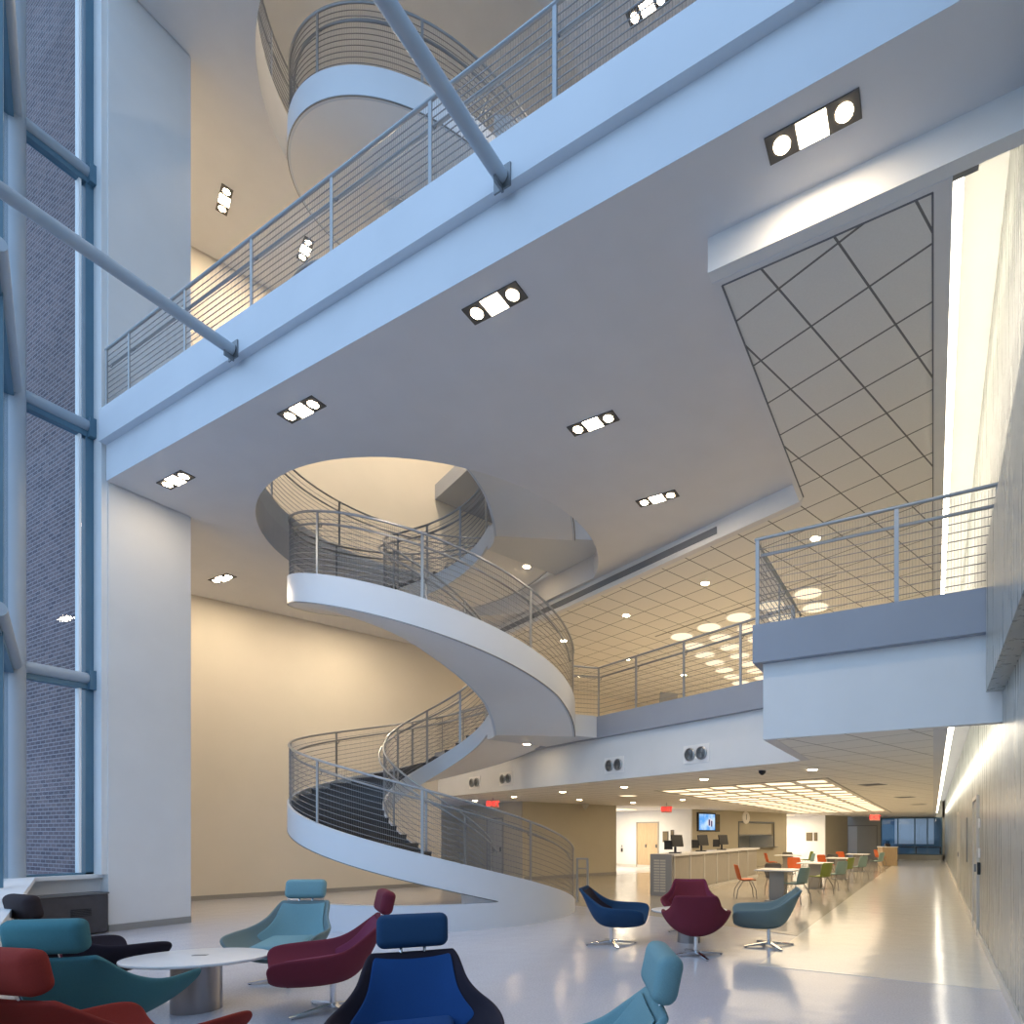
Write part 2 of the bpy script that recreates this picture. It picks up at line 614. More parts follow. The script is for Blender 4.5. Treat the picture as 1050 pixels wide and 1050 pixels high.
# end wall of the corridor with a big dark window
struct('wall_end', MB().box(-7.5, YE, 0, -2.96, YE + 0.25, 7.2).box(-2.96, YE, 0, XR, YE + 0.25, 0.32)
       .box(-2.96, YE, 2.62, XR, YE + 0.25, 7.2).box(0.5, YE, 0, XR, YE + 0.25, 7.2), M['grey'])
w1 = MB()
for x in (-2.96, -2.0, -1.05, -0.35, 0.43):
    w1.box(x, YE + 0.05, 0.32, x + 0.07, YE + 0.15, 2.62)
w1.box(-2.96, YE + 0.05, 0.32, 0.5, YE + 0.15, 0.39).box(-2.96, YE + 0.05, 2.55, 0.5, YE + 0.15, 2.62)
wf = struct('window_1', w1, M['mull'])
MB().box(-2.96, YE + 0.09, 0.32, 0.5, YE + 0.105, 2.62).build('glass_pane', M['glass'], wf)
struct('wall_upper_back', MB().rbox(22, 22.3, -6, BW, Z3, 20.5), M['cream'])

# ------------------------------------------------------------------ level-two slab, fascia, bulkhead, tiled soffit
P2 = [(XR, 6.93), (-1.91, 6.93), (-1.91, 9.22), ab(8.09, 4.9), ab(8.09, BW), ab(34.7, BW), (-4.7, YE), (XR, YE)]
i_ = 0.1
def inset2():
    return [(XR, 7.03), (-1.91 + i_, 7.03), (-1.91 + i_, 9.30), ab(8.19, 4.9), ab(8.19, BW), ab(34.7, BW), (-4.7, YE), (0.14, YE), (0.14, 7.15), (XR, 7.15)]
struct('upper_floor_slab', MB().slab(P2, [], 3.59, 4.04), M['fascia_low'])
struct('bulkhead', MB().slab(inset2(), [], Z1C - 0.001, 3.59), M['white'])
lowpoly = [(0.14, 7.15), (-1.81, 7.03), (-1.81, 9.30), ab(8.19, 4.9), ab(8.19, BW), ab(34.7, BW), (-4.7, YE), (0.14, YE)]
struct('ceiling_low', MB().slab([(0.139, 7.05), (-1.78, 7.05), (-1.78, 9.33), ab(8.22, 4.9), ab(8.22, BW), ab(34.7, BW), (-4.7, YE), (0.139, YE)], [], Z1C - 0.004, Z1C - 0.002), M['tile2'])
struct('trim_1', MB().box(0.0, 7.15, Z1C - 0.010, 0.14, YE, Z1C - 0.005).prism([(-1.8, 7.04), (-1.66, 7.04), (-1.66, 9.2), (-1.8, 9.26)], Z1C - 0.010, Z1C - 0.005), M['soffit'])

# ------------------------------------------------------------------ level-three slab with the round stair opening
def circ(r, n=96):
    return [(C[0] + r * math.cos(2 * PI * i / n), C[1] + r * math.sin(2 * PI * i / n)) for i in range(n)]
hole = [p for p in circ(RH) if (p[0] * E1.x + p[1] * E1.y) < 8.40]
P3 = [(XR, YB3), (-11.68, YB3), (-11.68, 5.76), (-16.0, 5.79), ab(0.3, BW - 0.02), ab(8.44, BW - 0.02), ab(8.44, 4.97), (-1.89, 9.6), (-1.89, 5.3), (XR, 5.3)]
struct('ceiling', MB().slab(P3, [circ(RH)] if False else [hole], Z3S, 7.74), M['soffit'])
struct('bridge_edge_lower', MB().box(-11.68, YB3 - 0.004, Z3S, XR, YB3, 7.74), M['fascia'])
struct('bridge_edge_upper', MB().box(-11.68, 4.47, 7.74, XR, 4.57, 8.24), M['fascia'])
P3t = [(XR, 4.57), (-11.68, 4.57), (-11.68, 5.76), (-16.0, 5.79), ab(0.3, BW - 0.02), ab(30, BW - 0.02), (XR, 34)]
struct('bridge_floor_slab', MB().slab(P3t, [circ(RH)], 7.74, Z3), M['white'])
# lowered tile ceiling over level two, its near beam and its borders
tl = [(0.14, 5.42), (-1.89, 5.42), (-1.89, 9.6), ab(8.44, 4.97), ab(8.44, BW), ab(34.7, BW), (-4.7, YE), (0.14, YE)]
struct('ceiling_tile', MB().slab(tl, [], Z2C, 7.3), M['tile'])
struct('trim_2', MB().box(-1.89, 5.30, Z2C, XR, 5.42, 7.74), M['white'])
tb = MB()
tb.box(0.0, 5.42, Z2C - 0.006, 0.14, YE, Z2C).box(-1.89, 5.42, Z2C - 0.006, 0.0, 5.48, Z2C)
tb.box(-1.89, 5.48, Z2C - 0.006, -1.81, 9.5, Z2C)
tb.prism([(-1.89, 9.6), (-1.81, 9.5), ab(8.56, 5.0), ab(8.56, BW), ab(8.44, BW), ab(8.44, 4.97)], Z2C - 0.006, Z2C)
struct('trim_3', tb, M['soffit'])
tk = MB()
tk.box(-0.012, 5.48, Z2C - 0.008, 0.004, YE, Z2C - 0.003).box(-1.81, 5.472, Z2C - 0.008, 0.0, 5.49, Z2C - 0.003).box(-1.818, 5.48, Z2C - 0.008, -1.80, 9.5, Z2C - 0.003)
struct('trim_4', tk, M['diffgrey'])
# face of the drop along the second grid, with its long slot
struct('trim_5', MB().rbox(8.43, 8.46, 4.97, BW, Z2C, 7.74), M['white'])

struct('floor_upper', MB().slab([(XR, 7.0), (-1.84, 7.0), (-1.84, 9.3), ab(8.2, 4.9), ab(8.2, BW), ab(34.7, BW), (-4.7, YE), (XR, YE)], [], 4.04, 4.048), M['floor_c'])
# level four and five
P4 = [(XR, 6.93), (-1.91, 6.93), (-1.91, 9.22), ab(8.09, 4.9), ab(8.09, BW - 0.02), ab(22, BW - 0.02), (XR, 26)]
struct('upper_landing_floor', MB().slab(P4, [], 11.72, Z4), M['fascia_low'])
P5 = [(XR, YB3), (-11.68, YB3), (-11.68, 5.76), (-16.0, 5.79), ab(0.3, BW - 0.02), ab(22, BW - 0.02), (XR, 26)]
struct('ceiling_top', MB().slab(P5, [circ(RH)], Z5S, Z5), M['soffit'])
struct('roof', MB().box(-18, 4.6, 20.4, XR + 0.5, 27, 20.6), M['white'])
rf = MB()
for k in range(9):
    rf.box(-12.1 + 1.5 * k, -1, 20.4, -12.0 + 1.5 * k, 4.6, 20.6)
rfw = struct('added_skylight', rf, M['mull'])  # unseen glass roof, added to let blue daylight reach floor and pier
MB().box(-12.1, -1, 20.45, XR + 0.3, 4.6, 20.47).build('glass_pane', M['glass'], rfw)

# landings of the stair
def arc(r, a0, a1, n=16):
    return [(C[0] + r * math.cos(R(a0 + (a1 - a0) * i / n)), C[1] + r * math.sin(R(a0 + (a1 - a0) * i / n))) for i in range(n + 1)]
A0, A1 = 33.0, 70.7
lp2 = arc(RI, A0, A1) + [(C[0] + E1.x * 2.70, C[1] + E1.y * 2.70), ab(8.15, 4.95 + 4.6), (-6.295, 10.79), (C[0] + RO * math.cos(R(A0)), C[1] + RO * math.sin(R(A0)))]
lp2 = arc(RI, A0, A1) + [(C[0] + E1.x * 2.62, C[1] + E1.y * 2.62), (-6.30, 10.795)] + [(C[0] + RO * math.cos(R(A0)), C[1] + RO * math.sin(R(A0)))]
lp3 = arc(RI, A0, A1) + list(reversed(arc(RH + 0.02, A0, A1)))
for nm, poly, z in (('landing_slab', lp2, Z2), ('landing_slab', lp3, Z3), ('landing_slab', lp2, Z4), ('landing_slab', lp3, Z5)):
    struct(nm, MB().slab(poly, [], z - 0.45, z), M['stairpaint'])

# ------------------------------------------------------------------ guard rails
def resample(path):
    d = [0.0]
    for p, q in zip(path, path[1:]):
        d.append(d[-1] + (Vector(q) - Vector(p)).length)
    return d

def point_at(path, d, s):
    s = max(0, min(s, d[-1]))
    for i in range(len(path) - 1):
        if s <= d[i + 1] + 1e-9:
            t = (s - d[i]) / max(1e-9, d[i + 1] - d[i])
            p = Vector(path[i]).lerp(Vector(path[i + 1]), t)
            tg = (Vector(path[i + 1]) - Vector(path[i]))
            tg.z = 0
            return p, tg.normalized()
    return Vector(path[-1]), Vector((1, 0, 0))

def guard(root, path, posts, h=1.05, side=1, z0=0.03, nw=10, vs_=0.03, hand=True, wire_r=0.0055, rail_r=0.021):
    d = resample(path)
    up = lambda z: [(p[0], p[1], p[2] + z) for p in path]
    MB().tube(up(h), rail_r, 8).build('top_rail', M['rail'], root, smooth=True)
    for s in posts:
        p, t = point_at(path, d, s)
        n = Vector((-t.y, t.x, 0))
        q = MB()
        a, b = t * 0.022, n * 0.009
        q.hexa([p - a - b, p + a - b, p + a + b, p - a + b],
               [p - a - b + Vector((0, 0, h)), p + a - b + Vector((0, 0, h)), p + a + b + Vector((0, 0, h)), p - a + b + Vector((0, 0, h))])
        q.build('post', M['rail'], root)
    wm = MB()
    for i in range(nw):
        wm.tube(up(z0 + (h - 0.08 - z0) * (i + 0.5) / nw), wire_r, 4)
    n = int(d[-1] / vs_)
    for i in range(n):
        p, t = point_at(path, d, (i + 0.5) * vs_)
        r = 0.0016
        k = len(wm.v)
        nn = Vector((-t.y, t.x, 0))
        for z in (z0, h - 0.04):
            for q in range(3):
                an = 2 * PI * q / 3
                wm.v.append(tuple(p + t * (r * math.cos(an)) + nn * (r * math.sin(an)) + Vector((0, 0, z))))
        for q in range(3):
            q2 = (q + 1) % 3
            wm.f.append((k + q, k + q2, k + 3 + q2, k + 3 + q))
    wm.build('wire_mesh', M['wire'], root)
    if hand:
        hp = []
        for i, p in enumerate(path):
            t = Vector(path[min(i + 1, len(path) - 1)]) - Vector(path[max(i - 1, 0)])
            t.z = 0
            t.normalize()
            nn = Vector((-t.y, t.x, 0)) * side * 0.085
            hp.append((p[0] + nn.x, p[1] + nn.y, p[2] + h - 0.17))
        MB().tube(hp, 0.019, 8).build('handrail', M['rail'], root, smooth=True)
        for s in posts:
            br = MB()
            p, t = point_at(path, d, s)
            nn = Vector((-t.y, t.x, 0)) * side * 0.085
            br.tube([p + Vector((0, 0, h - 0.24)), p + nn * 0.7 + Vector((0, 0, h - 0.24)), p + nn + Vector((0, 0, h - 0.18))], 0.008, 5)
            br.build('handrail_bracket', M['steel_d'], root)

g = thing('guard_railing', 'long wire-mesh guard railing on top of the pale blue bridge edge across the atrium', 'railing', (-5.5, 4.53, 8.24))
def local(root, pts):
    o = root.location
    return [(p[0] - o.x, p[1] - o.y, p[2] - o.z) for p in pts]
guard(g, local(g, [(-11.6, 4.53, 8.24), (XR - 0.02, 4.53, 8.24)]), [0.03] + [0.73 + 1.555 * k for k in range(8)] + [12.15], h=0.95, side=1)
g = thing('guard_railing', 'short guard railing around the jutting balcony box at the right wall', 'railing', (-1.88, 6.96, 4.04))
guard(g, local(g, [(XR - 0.02, 6.96, 4.04), (-1.88, 6.96, 4.04), (-1.88, 9.22, 4.04)]), [0.02, 0.95, 2.46, 3.7, 4.7], h=1.02, side=-1)
g = thing('guard_railing', 'guard railing on the second floor edge between spiral stair and balcony box', 'railing', (-1.9, 9.25, 4.04))
q0, q1 = (-1.90, 9.25, 4.04), (-6.28, 10.80, 4.04)
guard(g, local(g, [q0, q1, (C[0] + 2.66 * math.cos(R(34.5)), C[1] + 2.66 * math.sin(R(34.5)), 4.04)]), [0.03, 1.0, 2.25, 3.5, 4.63], h=1.02, side=-1)
g = thing('guard_railing', 'guard railing on the second floor edge behind the spiral stair up to the cream wall', 'railing', (C[0], C[1] + 2.6, 4.04))
pA = ab(8.12, C[0] * E2.x + C[1] * E2.y + 1.05)
pB = ab(8.12, BW - 0.05)
guard(g, local(g, [(*pA, 4.04), (*pB, 4.04)]), [0.05, 1.5, 3.0, 4.3], h=1.02, side=-1)
for zz, lab in ((Z3, 'curved guard railing around the round stair opening in the bridge floor'), (Z5, 'curved guard railing around the topmost round stair opening')):
    g = thing('guard_railing', lab, 'railing', (C[0], C[1], zz))
    pts = [(C[0] + (RH + 0.05) * math.cos(R(a)), C[1] + (RH + 0.05) * math.sin(R(a)), zz) for a in range(33, -290, -4)]
    guard(g, local(g, pts), [0.1 + 2.0 * k for k in range(9)], h=1.05, side=1)

# ------------------------------------------------------------------ the spiral stair
NST = 26
RISE = 4.05 / NST
SLOPE = 0.01247
STEP = RISE / SLOPE
AEND = A0 - NST * STEP
def top(a, zb): return zb + 0.20 + (32.4 - a) * SLOPE

def flight(zb, label, ground=False):
    t = thing('spiral_staircase', label, 'staircase', (C[0], C[1], zb), 0, 'flights of the spiral stair')
    angs = [A0 + 0.5 + (AEND - A0 - 1.0) * i / 110 for i in range(111)]
    O = (0, 0)
    bot = (lambda a: 0.0 if a > -25 else top(a, 0) - 0.49) if ground else (lambda a: top(a, 0) - 0.49 - 0.16 * max(0.0, (a - 5) / 28))
    hi = lambda a: top(a, 0)
    MB().band(angs, O, RO - 0.05, RO, bot, hi).build('outer_stringer', M['stairpaint'], t, smooth=30)
    MB().band(angs, O, RI, RI + 0.05, bot, lambda a: hi(a) - 0.12).build('inner_stringer', M['stairpaint'], t, smooth=30)
    MB().band(angs, O, RI + 0.051, RI + 0.056, lambda a: top(a, 0) - 0.36, lambda a: hi(a) - 0.122).build('skirt', M['tread'], t, smooth=30)
    # pale underside between the two stringers
    MB().band(angs, O, RI + 0.05, RO - 0.05, lambda a: bot(a) + 0.004, lambda a: bot(a) + 0.03).build('underside', M['soffit_stair'], t, smooth=30)
    # dark strip standing in for the shadow line under the outer stringer
    MB().band([a for a in angs if a < -25.5 or not ground], O, RO - 0.012, RO + 0.004, lambda a: bot(a) - 0.002, lambda a: bot(a) + 0.014).build('edge_shadow', M['steel_d'], t, smooth=30)
    for k in range(NST):
        a0, a1 = A0 - k * STEP, A0 - (k + 1) * STEP
        z = (k + 1) * RISE
        aa = [a0 + 0.6 + (a1 - a0 - 0.6) * i / 4 for i in range(5)]
        mb = MB().band(aa, O, RI + 0.05, RO - 0.05, lambda a: z - 0.045, lambda a: z)
        mb.band([a0 + 0.2, a0 - 0.3], O, RI + 0.05, RO - 0.05, lambda a: z - RISE - 0.04, lambda a: z - 0.01)
        mb.build('tread', M['tread'], t)
    def hel(r, a0, a1, st=2.5, dz=0.0):
        n = max(2, int(abs(a1 - a0) / st))
        return [(r * math.cos(R(a0 + (a1 - a0) * i / n)), r * math.sin(R(a0 + (a1 - a0) * i / n)), top(a0 + (a1 - a0) * i / n, 0) + dz) for i in range(n + 1)]
    po = hel(RO - 0.03, 31.5, AEND + 1)
    lo = resample(po)[-1]
    guard(t, po, [lo * (3 + 40 * k) / 323 for k in range(9)], h=1.03, side=-1, z0=0.02, vs_=0.032)
    pi_ = hel(RI + 0.025, 22, AEND + 1, dz=-0.12)
    li = resample(pi_)[-1]
    guard(t, pi_, [li * (0.02 + 0.12 * k) for k in range(9)], h=1.15, side=1, z0=0.02, vs_=0.032)
    if ground:
        # low curb that fills under the stair where headroom is short
        ca = [-21 - 2.5 * i for i in range(57)]
        MB().band(ca, O, RO - 0.12, RO - 0.001, lambda a: 0.0, lambda a: 0.43).build('curb', M['stairpaint'], t, smooth=30)
    return t

flight(0.0, 'lowest flight of the spiral stair rising from the lobby floor with a blue-white curb', True)
flight(Z2, 'middle flight of the spiral stair sweeping from the balcony up through the round ceiling opening')
flight(Z3, 'spiral stair flight above the bridge, its white underside glimpsed through the round opening')
flight(Z4, 'topmost spiral stair flight seen above the bridge railing at the upper edge')

gt = thing('gate_frame', 'slim steel handrail frame standing at the foot of the spiral stair', 'railing', at_z(592, 925, 0.0))
MB().tube([(0, 0, 1.0), (0.28, 0, 1.0)], 0.02, 8).tube([(0, 0, 0.78), (0.28, 0, 0.78)], 0.014, 8).build('rail', M['steel'], gt, smooth=True)
for xx in (0.0, 0.28):
    MB().box(xx - 0.02, -0.02, 0, xx + 0.02, 0.02, 1.02).build('post', M['steel'], gt)

# ------------------------------------------------------------------ glass facade
QX, QY = -12.1, 3.6                                   # corner column
fd = Vector((-E2.x, -E2.y))
levels = (0.92, 4.04, 8.06, 12.1, 16.2)
# short window beside the pier
wm = MB()
wm.box(-12.12, 4.42, 0.92, -11.98, 4.52, 20.4)
wm.box(-12.12, 3.68, 0.90, -11.98, 4.6, 0.95)
for z in levels[1:]:
    wm.box(-12.10, 3.6, z - 0.17, -11.97, 4.52, z - 0.07)
win = struct('window_2', wm, M['mull'])
MB().box(-12.06, 3.6, 0.95, -12.045, 4.5, 20.35).build('glass_pane', M['glass'], win)
MB().box(-12.12, 4.34, 0.95, -11.99, 4.37, 20.35).build('glazing_bar', M['white_e'], win)
MB().box(-12.1, 4.52, 0.92, -11.72, 4.6, 20.4).build('jamb', M['white'], win)
# long facade along the second grid, behind and left of the viewpoint
fm = MB()
gp = MB()
def fp(s, o=0.0): return (QX + fd.x * s - fd.y * o, QY + fd.y * s + fd.x * o)
LEN = 13.4
for i in range(7):
    s = 0.0 + 2.2 * i + 0.18
    fm.prism([fp(s - 0.04, -0.1), fp(s + 0.04, -0.1), fp(s + 0.04, 0.05), fp(s - 0.04, 0.05)], 0.92, 20.4)
for z in levels:
    fm.prism([fp(0.0, -0.08), fp(LEN, -0.08), fp(LEN, 0.04), fp(0, 0.04)], z - 0.14, z - 0.06)
win = struct('window_3', fm, M['mull'])
gp.prism([fp(0.0, -0.03), fp(LEN, -0.03), fp(LEN, -0.015), fp(0, -0.015)], 0.92, 20.35)
gp.build('glass_pane', M['glass'], win)
struct('wall_sill', MB().prism([fp(0.0, -0.25), fp(LEN, -0.25), fp(LEN, 0.05), fp(0, 0.05)], 0, 0.86)
       .box(-12.3, 3.5, 0, -11.95, 4.6, 0.86), M['white'])
struct('trim_6', MB().prism([fp(-0.2, -0.2), fp(LEN, -0.2), fp(LEN, 0.26), fp(0.2, 0.26), (-11.86, 4.6), (-12.2, 4.6)], 0.86, 0.92), M['white'])
# tubular steel of the facade
cl = thing('steel_column', 'tall round steel column at the window corner on the left edge', 'column', (QX + 0.12, QY, 0.92))
MB().tube([(0, 0, 0), (0, 0, 19.4)], 0.125, 20).build('shaft', M['tube'], cl, smooth=True)
for z in levels[1:4]:
    MB().tube([(0, 0.1, z - 0.92), (0, 0.92, z - 0.92)], 0.085, 16).build('cross_tube', M['tube'], cl, smooth=True)
    q = fd * 3.0
    MB().tube([(0.0, 0.0, z - 0.92), (q.x, q.y, z - 0.92)], 0.085, 16).build('cross_tube', M['tube'], cl, smooth=True)
    MB().box(-0.16, -0.16, z - 1.04, 0.0, 0.0, z - 0.80).build('bracket', M['mull'], cl)
    MB().box(-0.05, 0.84, z - 1.1, 0.10, 0.96, z - 0.80).build('bracket', M['mull'], cl)
for xs, lab in ((-8.04, 'slanting grey steel strut tube meeting the bridge edge at its left part'), (-3.65, 'slanting grey steel strut tube meeting the bridge edge near the top centre')):
    ye = QY + (xs - QX) * fd.y / fd.x
    st = thing('strut_tube', lab, 'strut', (xs, 4.47, 7.80))
    MB().tube([(0, -0.02, 0), (0, ye - 4.47 + 0.06, 0)], 0.072, 16).build('tube', M['tube'], st, smooth=True)
    MB().box(-0.10, -0.015, -0.11, 0.10, -0.0, 0.11).box(-0.012, -0.12, -0.13, 0.012, 0, 0.0).build('end_plate', M['steel_d'], st)

# outside: brick neighbour and paving
struct('exterior_brick_wall', MB().box(-40, 4.56, -0.5, -12.12, 4.6, 22), M['brick'])
struct('exterior_ground', MB().box(-60, -60, -0.6, 60, 60, -0.25), M['asphalt'])

# ------------------------------------------------------------------ lights
def area(name, loc, size, power, col, rot=(0, 0, 0), parent=None, size_y=None, spread=None):
    l = bpy.data.lights.new(name, 'AREA')
    l.energy = power
    l.color = col
    l.size = size
    if size_y:
        l.shape = 'RECTANGLE'
        l.size_y = size_y
    if spread:
        l.spread = spread
    o = bpy.data.objects.new(name, l)
    o.location = loc
    o.rotation_euler = rot
    COL.objects.link(o)
    if parent:
        o.parent = parent
    return o

# three-lamp fixtures let into the plain soffits
def make_fixture(label, group, pw):
    t = thing('recessed_light', label, 'ceiling light', (0, 0, 0), 0, group)
    MB().box(-0.36, -0.105, -0.012, 0.36, 0.105, 0.0).build('housing', M['fixture'], t)
    for x in (-0.24, 0.24):
        MB().lathe([(0.066, -0.016), (0.066, -0.01)], (x, 0, 0), 20).build('lamp', M['lamp'], t)
    MB().box(-0.115, -0.095, -0.016, 0.115, 0.095, -0.01).build('lamp_panel', M['lamp_sq'], t)
    area('lamp_light', (0, 0, -0.03), 0.6, pw, (1.0, 0.80, 0.56), parent=t, size_y=0.18)
    return t
FIXW = 24
SP = 'three-lamp recessed lights in the soffits'
LF = [(833, 131, Z3S, 'large bright three-lamp recessed light, nearest one at upper right of the bridge soffit', 0),
      (507, 311, Z3S, 'three-lamp recessed light just behind the bridge edge at picture centre', 0),
      (309, 420, Z3S, 'three-lamp recessed light above the round opening, left of centre along the bridge edge', 0),
      (180, 492, Z3S, 'three-lamp recessed light at the left end of the bridge soffit near the pier', 0),
      (608, 434, Z3S, 'three-lamp recessed light midway between round opening and lowered tile ceiling', 0),
      (674, 511, Z3S, 'three-lamp recessed light closest to the inner corner of the tile ceiling', 0),
      (228, 593, Z3S, 'small three-lamp recessed light left of the spiral stair above the cream wall', 0),
      (230, 205, Z5S, 'three-lamp recessed light on the high ceiling beside the tall pier', 1),
      (313, 256, Z5S, 'three-lamp recessed light of the high ceiling seen through the bridge railing', 1),
      (664, 8, Z5S, 'three-lamp recessed light at the top edge seen through the bridge railing', 0)]
FP = {0: 15, 3: 10, 6: 50, 7: 95, 8: 95, 9: 210, 4: 34, 5: 34}
for i, (px_, py_, z, lab, turn) in enumerate(LF):
    fx = make_fixture(lab, SP, FP.get(i, FIXW))
    fx.location = at_z(px_, py_, z)
    fx.rotation_euler = (0, 0, PI - GA if turn else 0.0)
fx = make_fixture('three-lamp recessed light washing the cream wall, tucked behind the middle stair flight', SP, 85)
fx.location = (*ab(5.2, 15.2), Z3S)
fx = make_fixture('added out-of-view fill lamp above the topmost round opening', SP, 220)  # extra lamp out of view, added to brighten the inside of the top opening
fx.location = (-10.0, 9.5, 20.4)
fx = make_fixture('added hidden fill lamp on the high ceiling behind the round opening', SP, 200)  # hidden lamp added to lift the stair underside above the bridge
fx.location = (-11.0, 11.5, Z5S)

# small round downlights
def make_down(label):
    t = thing('downlight', label, 'ceiling light', (0, 0, 0), 0, 'small round downlights')
    MB().lathe([(0.105, -0.006), (0.105, 0.0)], n=20).build('trim_ring', M['white_e'], t)
    MB().lathe([(0.08, -0.010), (0.08, -0.005)], n=20).build('lens', M['down'], t)
    return t
DL = [(642, 631, Z2C, 'round downlight of the second floor tile ceiling left of the dome lights'),
      (578, 657, Z2C, 'round downlight of the second floor ceiling just behind the upper stair rail'),
      (723, 598, Z2C, 'round downlight of the second floor ceiling below the corner of the soffit'),
      (701, 692, Z2C, 'round downlight of the second floor ceiling deep behind the dome lights'),
      (594, 693, Z2C, 'round downlight of the second floor ceiling beside the right end of the stair'),
      (643, 676, Z2C, 'round downlight of the second floor ceiling over the railing corner'),
      (836, 552, Z2C, 'round downlight above the balcony box, nearest of the second floor ones'),
      (540, 763, 3.59, 'round downlight under the stair landing above the air nozzles'),
      (540, 581, 7.67, 'round downlight under the upper landing inside the round opening'),
      (722, 799, Z1C, 'round downlight of the lobby ceiling under the right pair of nozzles'),
      (640, 807, Z1C, 'round downlight of the lobby ceiling under the left middle nozzles'),
      (649, 823, Z1C, 'round downlight of the lobby ceiling near the white passage'),
      (700, 820, Z1C, 'round downlight of the lobby ceiling before the screen wall'),
      (577, 812, Z1C, 'round downlight of the lobby ceiling behind the bulkhead, centre one'),
      (527, 817, Z1C, 'round downlight of the lobby ceiling right of the stair exit sign'),
      (487, 821, Z1C, 'round downlight of the lobby ceiling left of the stair exit sign'),
      (594, 820, Z1C, 'round downlight close to the taupe wall by the hanging camera dome'),
      (833, 789, Z1C, 'round downlight of the lobby ceiling under the balcony box')]
dl = None
for px_, py_, z, lab in DL:
    loc = at_z(px_, py_, z)
    if dl is None:
        dl = make_down(lab)
        dl.location = loc
    else:
        dup(dl, loc, 0, lab)
bd = thing('ceiling_dome_light', 'wider flat round ceiling light in front of the white passage', 'ceiling light', at_z(644, 815, Z1C))
MB().lathe([(0.26, -0.03), (0.30, 0.0)], n=28).build('trim_ring', M['white_e'], bd)
MB().lathe([(0.20, -0.036), (0.24, -0.029)], n=28).build('lens', M['panel'], bd)

# luminous grid in the low ceiling
lc = thing('luminous_ceiling', 'long grid of glowing square panels in the low ceiling above the dining tables', 'ceiling light', (-4.1, 14, Z1C))
fr = MB()
X0, X1 = -6.35, -1.9
def yedge(x): return 12.28 + (-1.82 - x) * 0.34
fr.prism([(X0, yedge(X0)), (X1, yedge(X1)), (X1, yedge(X1) + 0.04), (X0, yedge(X0) + 0.04)], Z1C - 0.012, Z1C - 0.001)
fr.box(X1, yedge(X1), Z1C - 0.012, X1 + 0.04, 33, Z1C - 0.001).box(X0 - 0.04, yedge(X0), Z1C - 0.012, X0, 33, Z1C - 0.001)
fr.move(T(4.1, -14, -Z1C)).build('border', M['base'], lc)
for i in range(6):
    for j in range(16):
        x = X0 + 0.12 + i * 0.73
        y = yedge(x + 0.3) + 0.35 + j * 1.12
        MB().box(x + 4.1, y - 14, -0.012, x + 0.55 + 4.1, y + 0.52 - 14, -0.002).build('light_panel', M['panel'], lc)

area('panel_glow', (0.0, 9.0, -0.04), 4.3, 350, (1.0, 0.80, 0.54), parent=lc, size_y=19)
# dome field in the second floor ceiling
dc = thing('dome_light_field', 'field of large glowing round domes in the second floor tile ceiling', 'ceiling light', (-4.2, 16, Z2C))
MB().prism([(-6.6 + 4.2, 14.35 - 16), (-1.75 + 4.2, 12.65 - 16), (-1.75 + 4.2, 12.69 - 16), (-6.6 + 4.2, 14.39 - 16)], -0.012, -0.001).build('border', M['base'], dc)
for i in range(5):
    for j in range(9):
        x = -5.97 + 0.882 * i
        y = 14.7 - 0.34 * i + 0.9 * j
        o = MB().lathe([(0.30, -0.004), (0.33, -0.012), (0.34, -0.001)], (x + 4.2, y - 16, 0), 24).build('dome_rim', M['white_e'], dc)
        MB().lathe([(0.285, -0.016), (0.285, -0.013)], (x + 4.2, y - 16, 0), 24).build('dome', M['dome'], o)

area('dome_light', (0.0, 2.0, -0.05), 4.0, 190, (1.0, 0.80, 0.54), parent=dc, size_y=8)
# cove tubes along the right wall
for z, y0, lab in ((7.05, 5.62, 'long glowing cove light along the upper right wall beside the tile ceiling'), (2.92, 7.35, 'long glowing cove light along the corridor wall at lobby level')):
    t = thing('cove_light', lab, 'ceiling light', (0.17, y0, z))
    MB().box(-0.02, 0, -0.03, 0.06, YE - y0 - 0.3, 0.03).build('tube', M['cove'], t)
    MB().box(-0.03, -0.06, -0.06, 0.16, 0.0, 0.10).build('end_bracket', M['diffgrey'], t)
    area('cove_glow', (0.08, 14 - y0 if False else (YE - y0) / 2, 0), 0.08, 150 if z > 5 else 60, (1.0, 0.88, 0.68), (0, R(-104), 0), t, size_y=YE - y0 - 1)

# alcove lamps
def alcove_light(a, b, wdt, pw, lab):
    x, y = ab(a, b)
    t = thing('alcove_lamp', lab, 'ceiling light', (x, y, Z1C - 0.01), -GA)
    MB().box(-wdt / 2, -0.6, -0.012, wdt / 2, 0.6, 0.0).build('diffuser', M['panel'], t)
    area('alcove_glow', (0, 0, -0.03), wdt, pw, (1.0, 0.84, 0.6), parent=t, size_y=1.2)
alcove_light(17.9, 20.2, 2.4, 210, 'ceiling lamp inside the bright white passage left of the screen wall')
alcove_light(29.9, 19.2, 2.0, 190, 'ceiling lamp inside the far white alcove')

# portals for daylight through the long facade
px1, py1 = fp(LEN / 2, -0.4)
o = area('facade_daylight', (px1, py1, 10.6), LEN, 1, (1, 1, 1), (PI / 2, 0, math.atan2(fd.y, fd.x) + PI), size_y=19.4)
o.data.cycles.is_portal = True

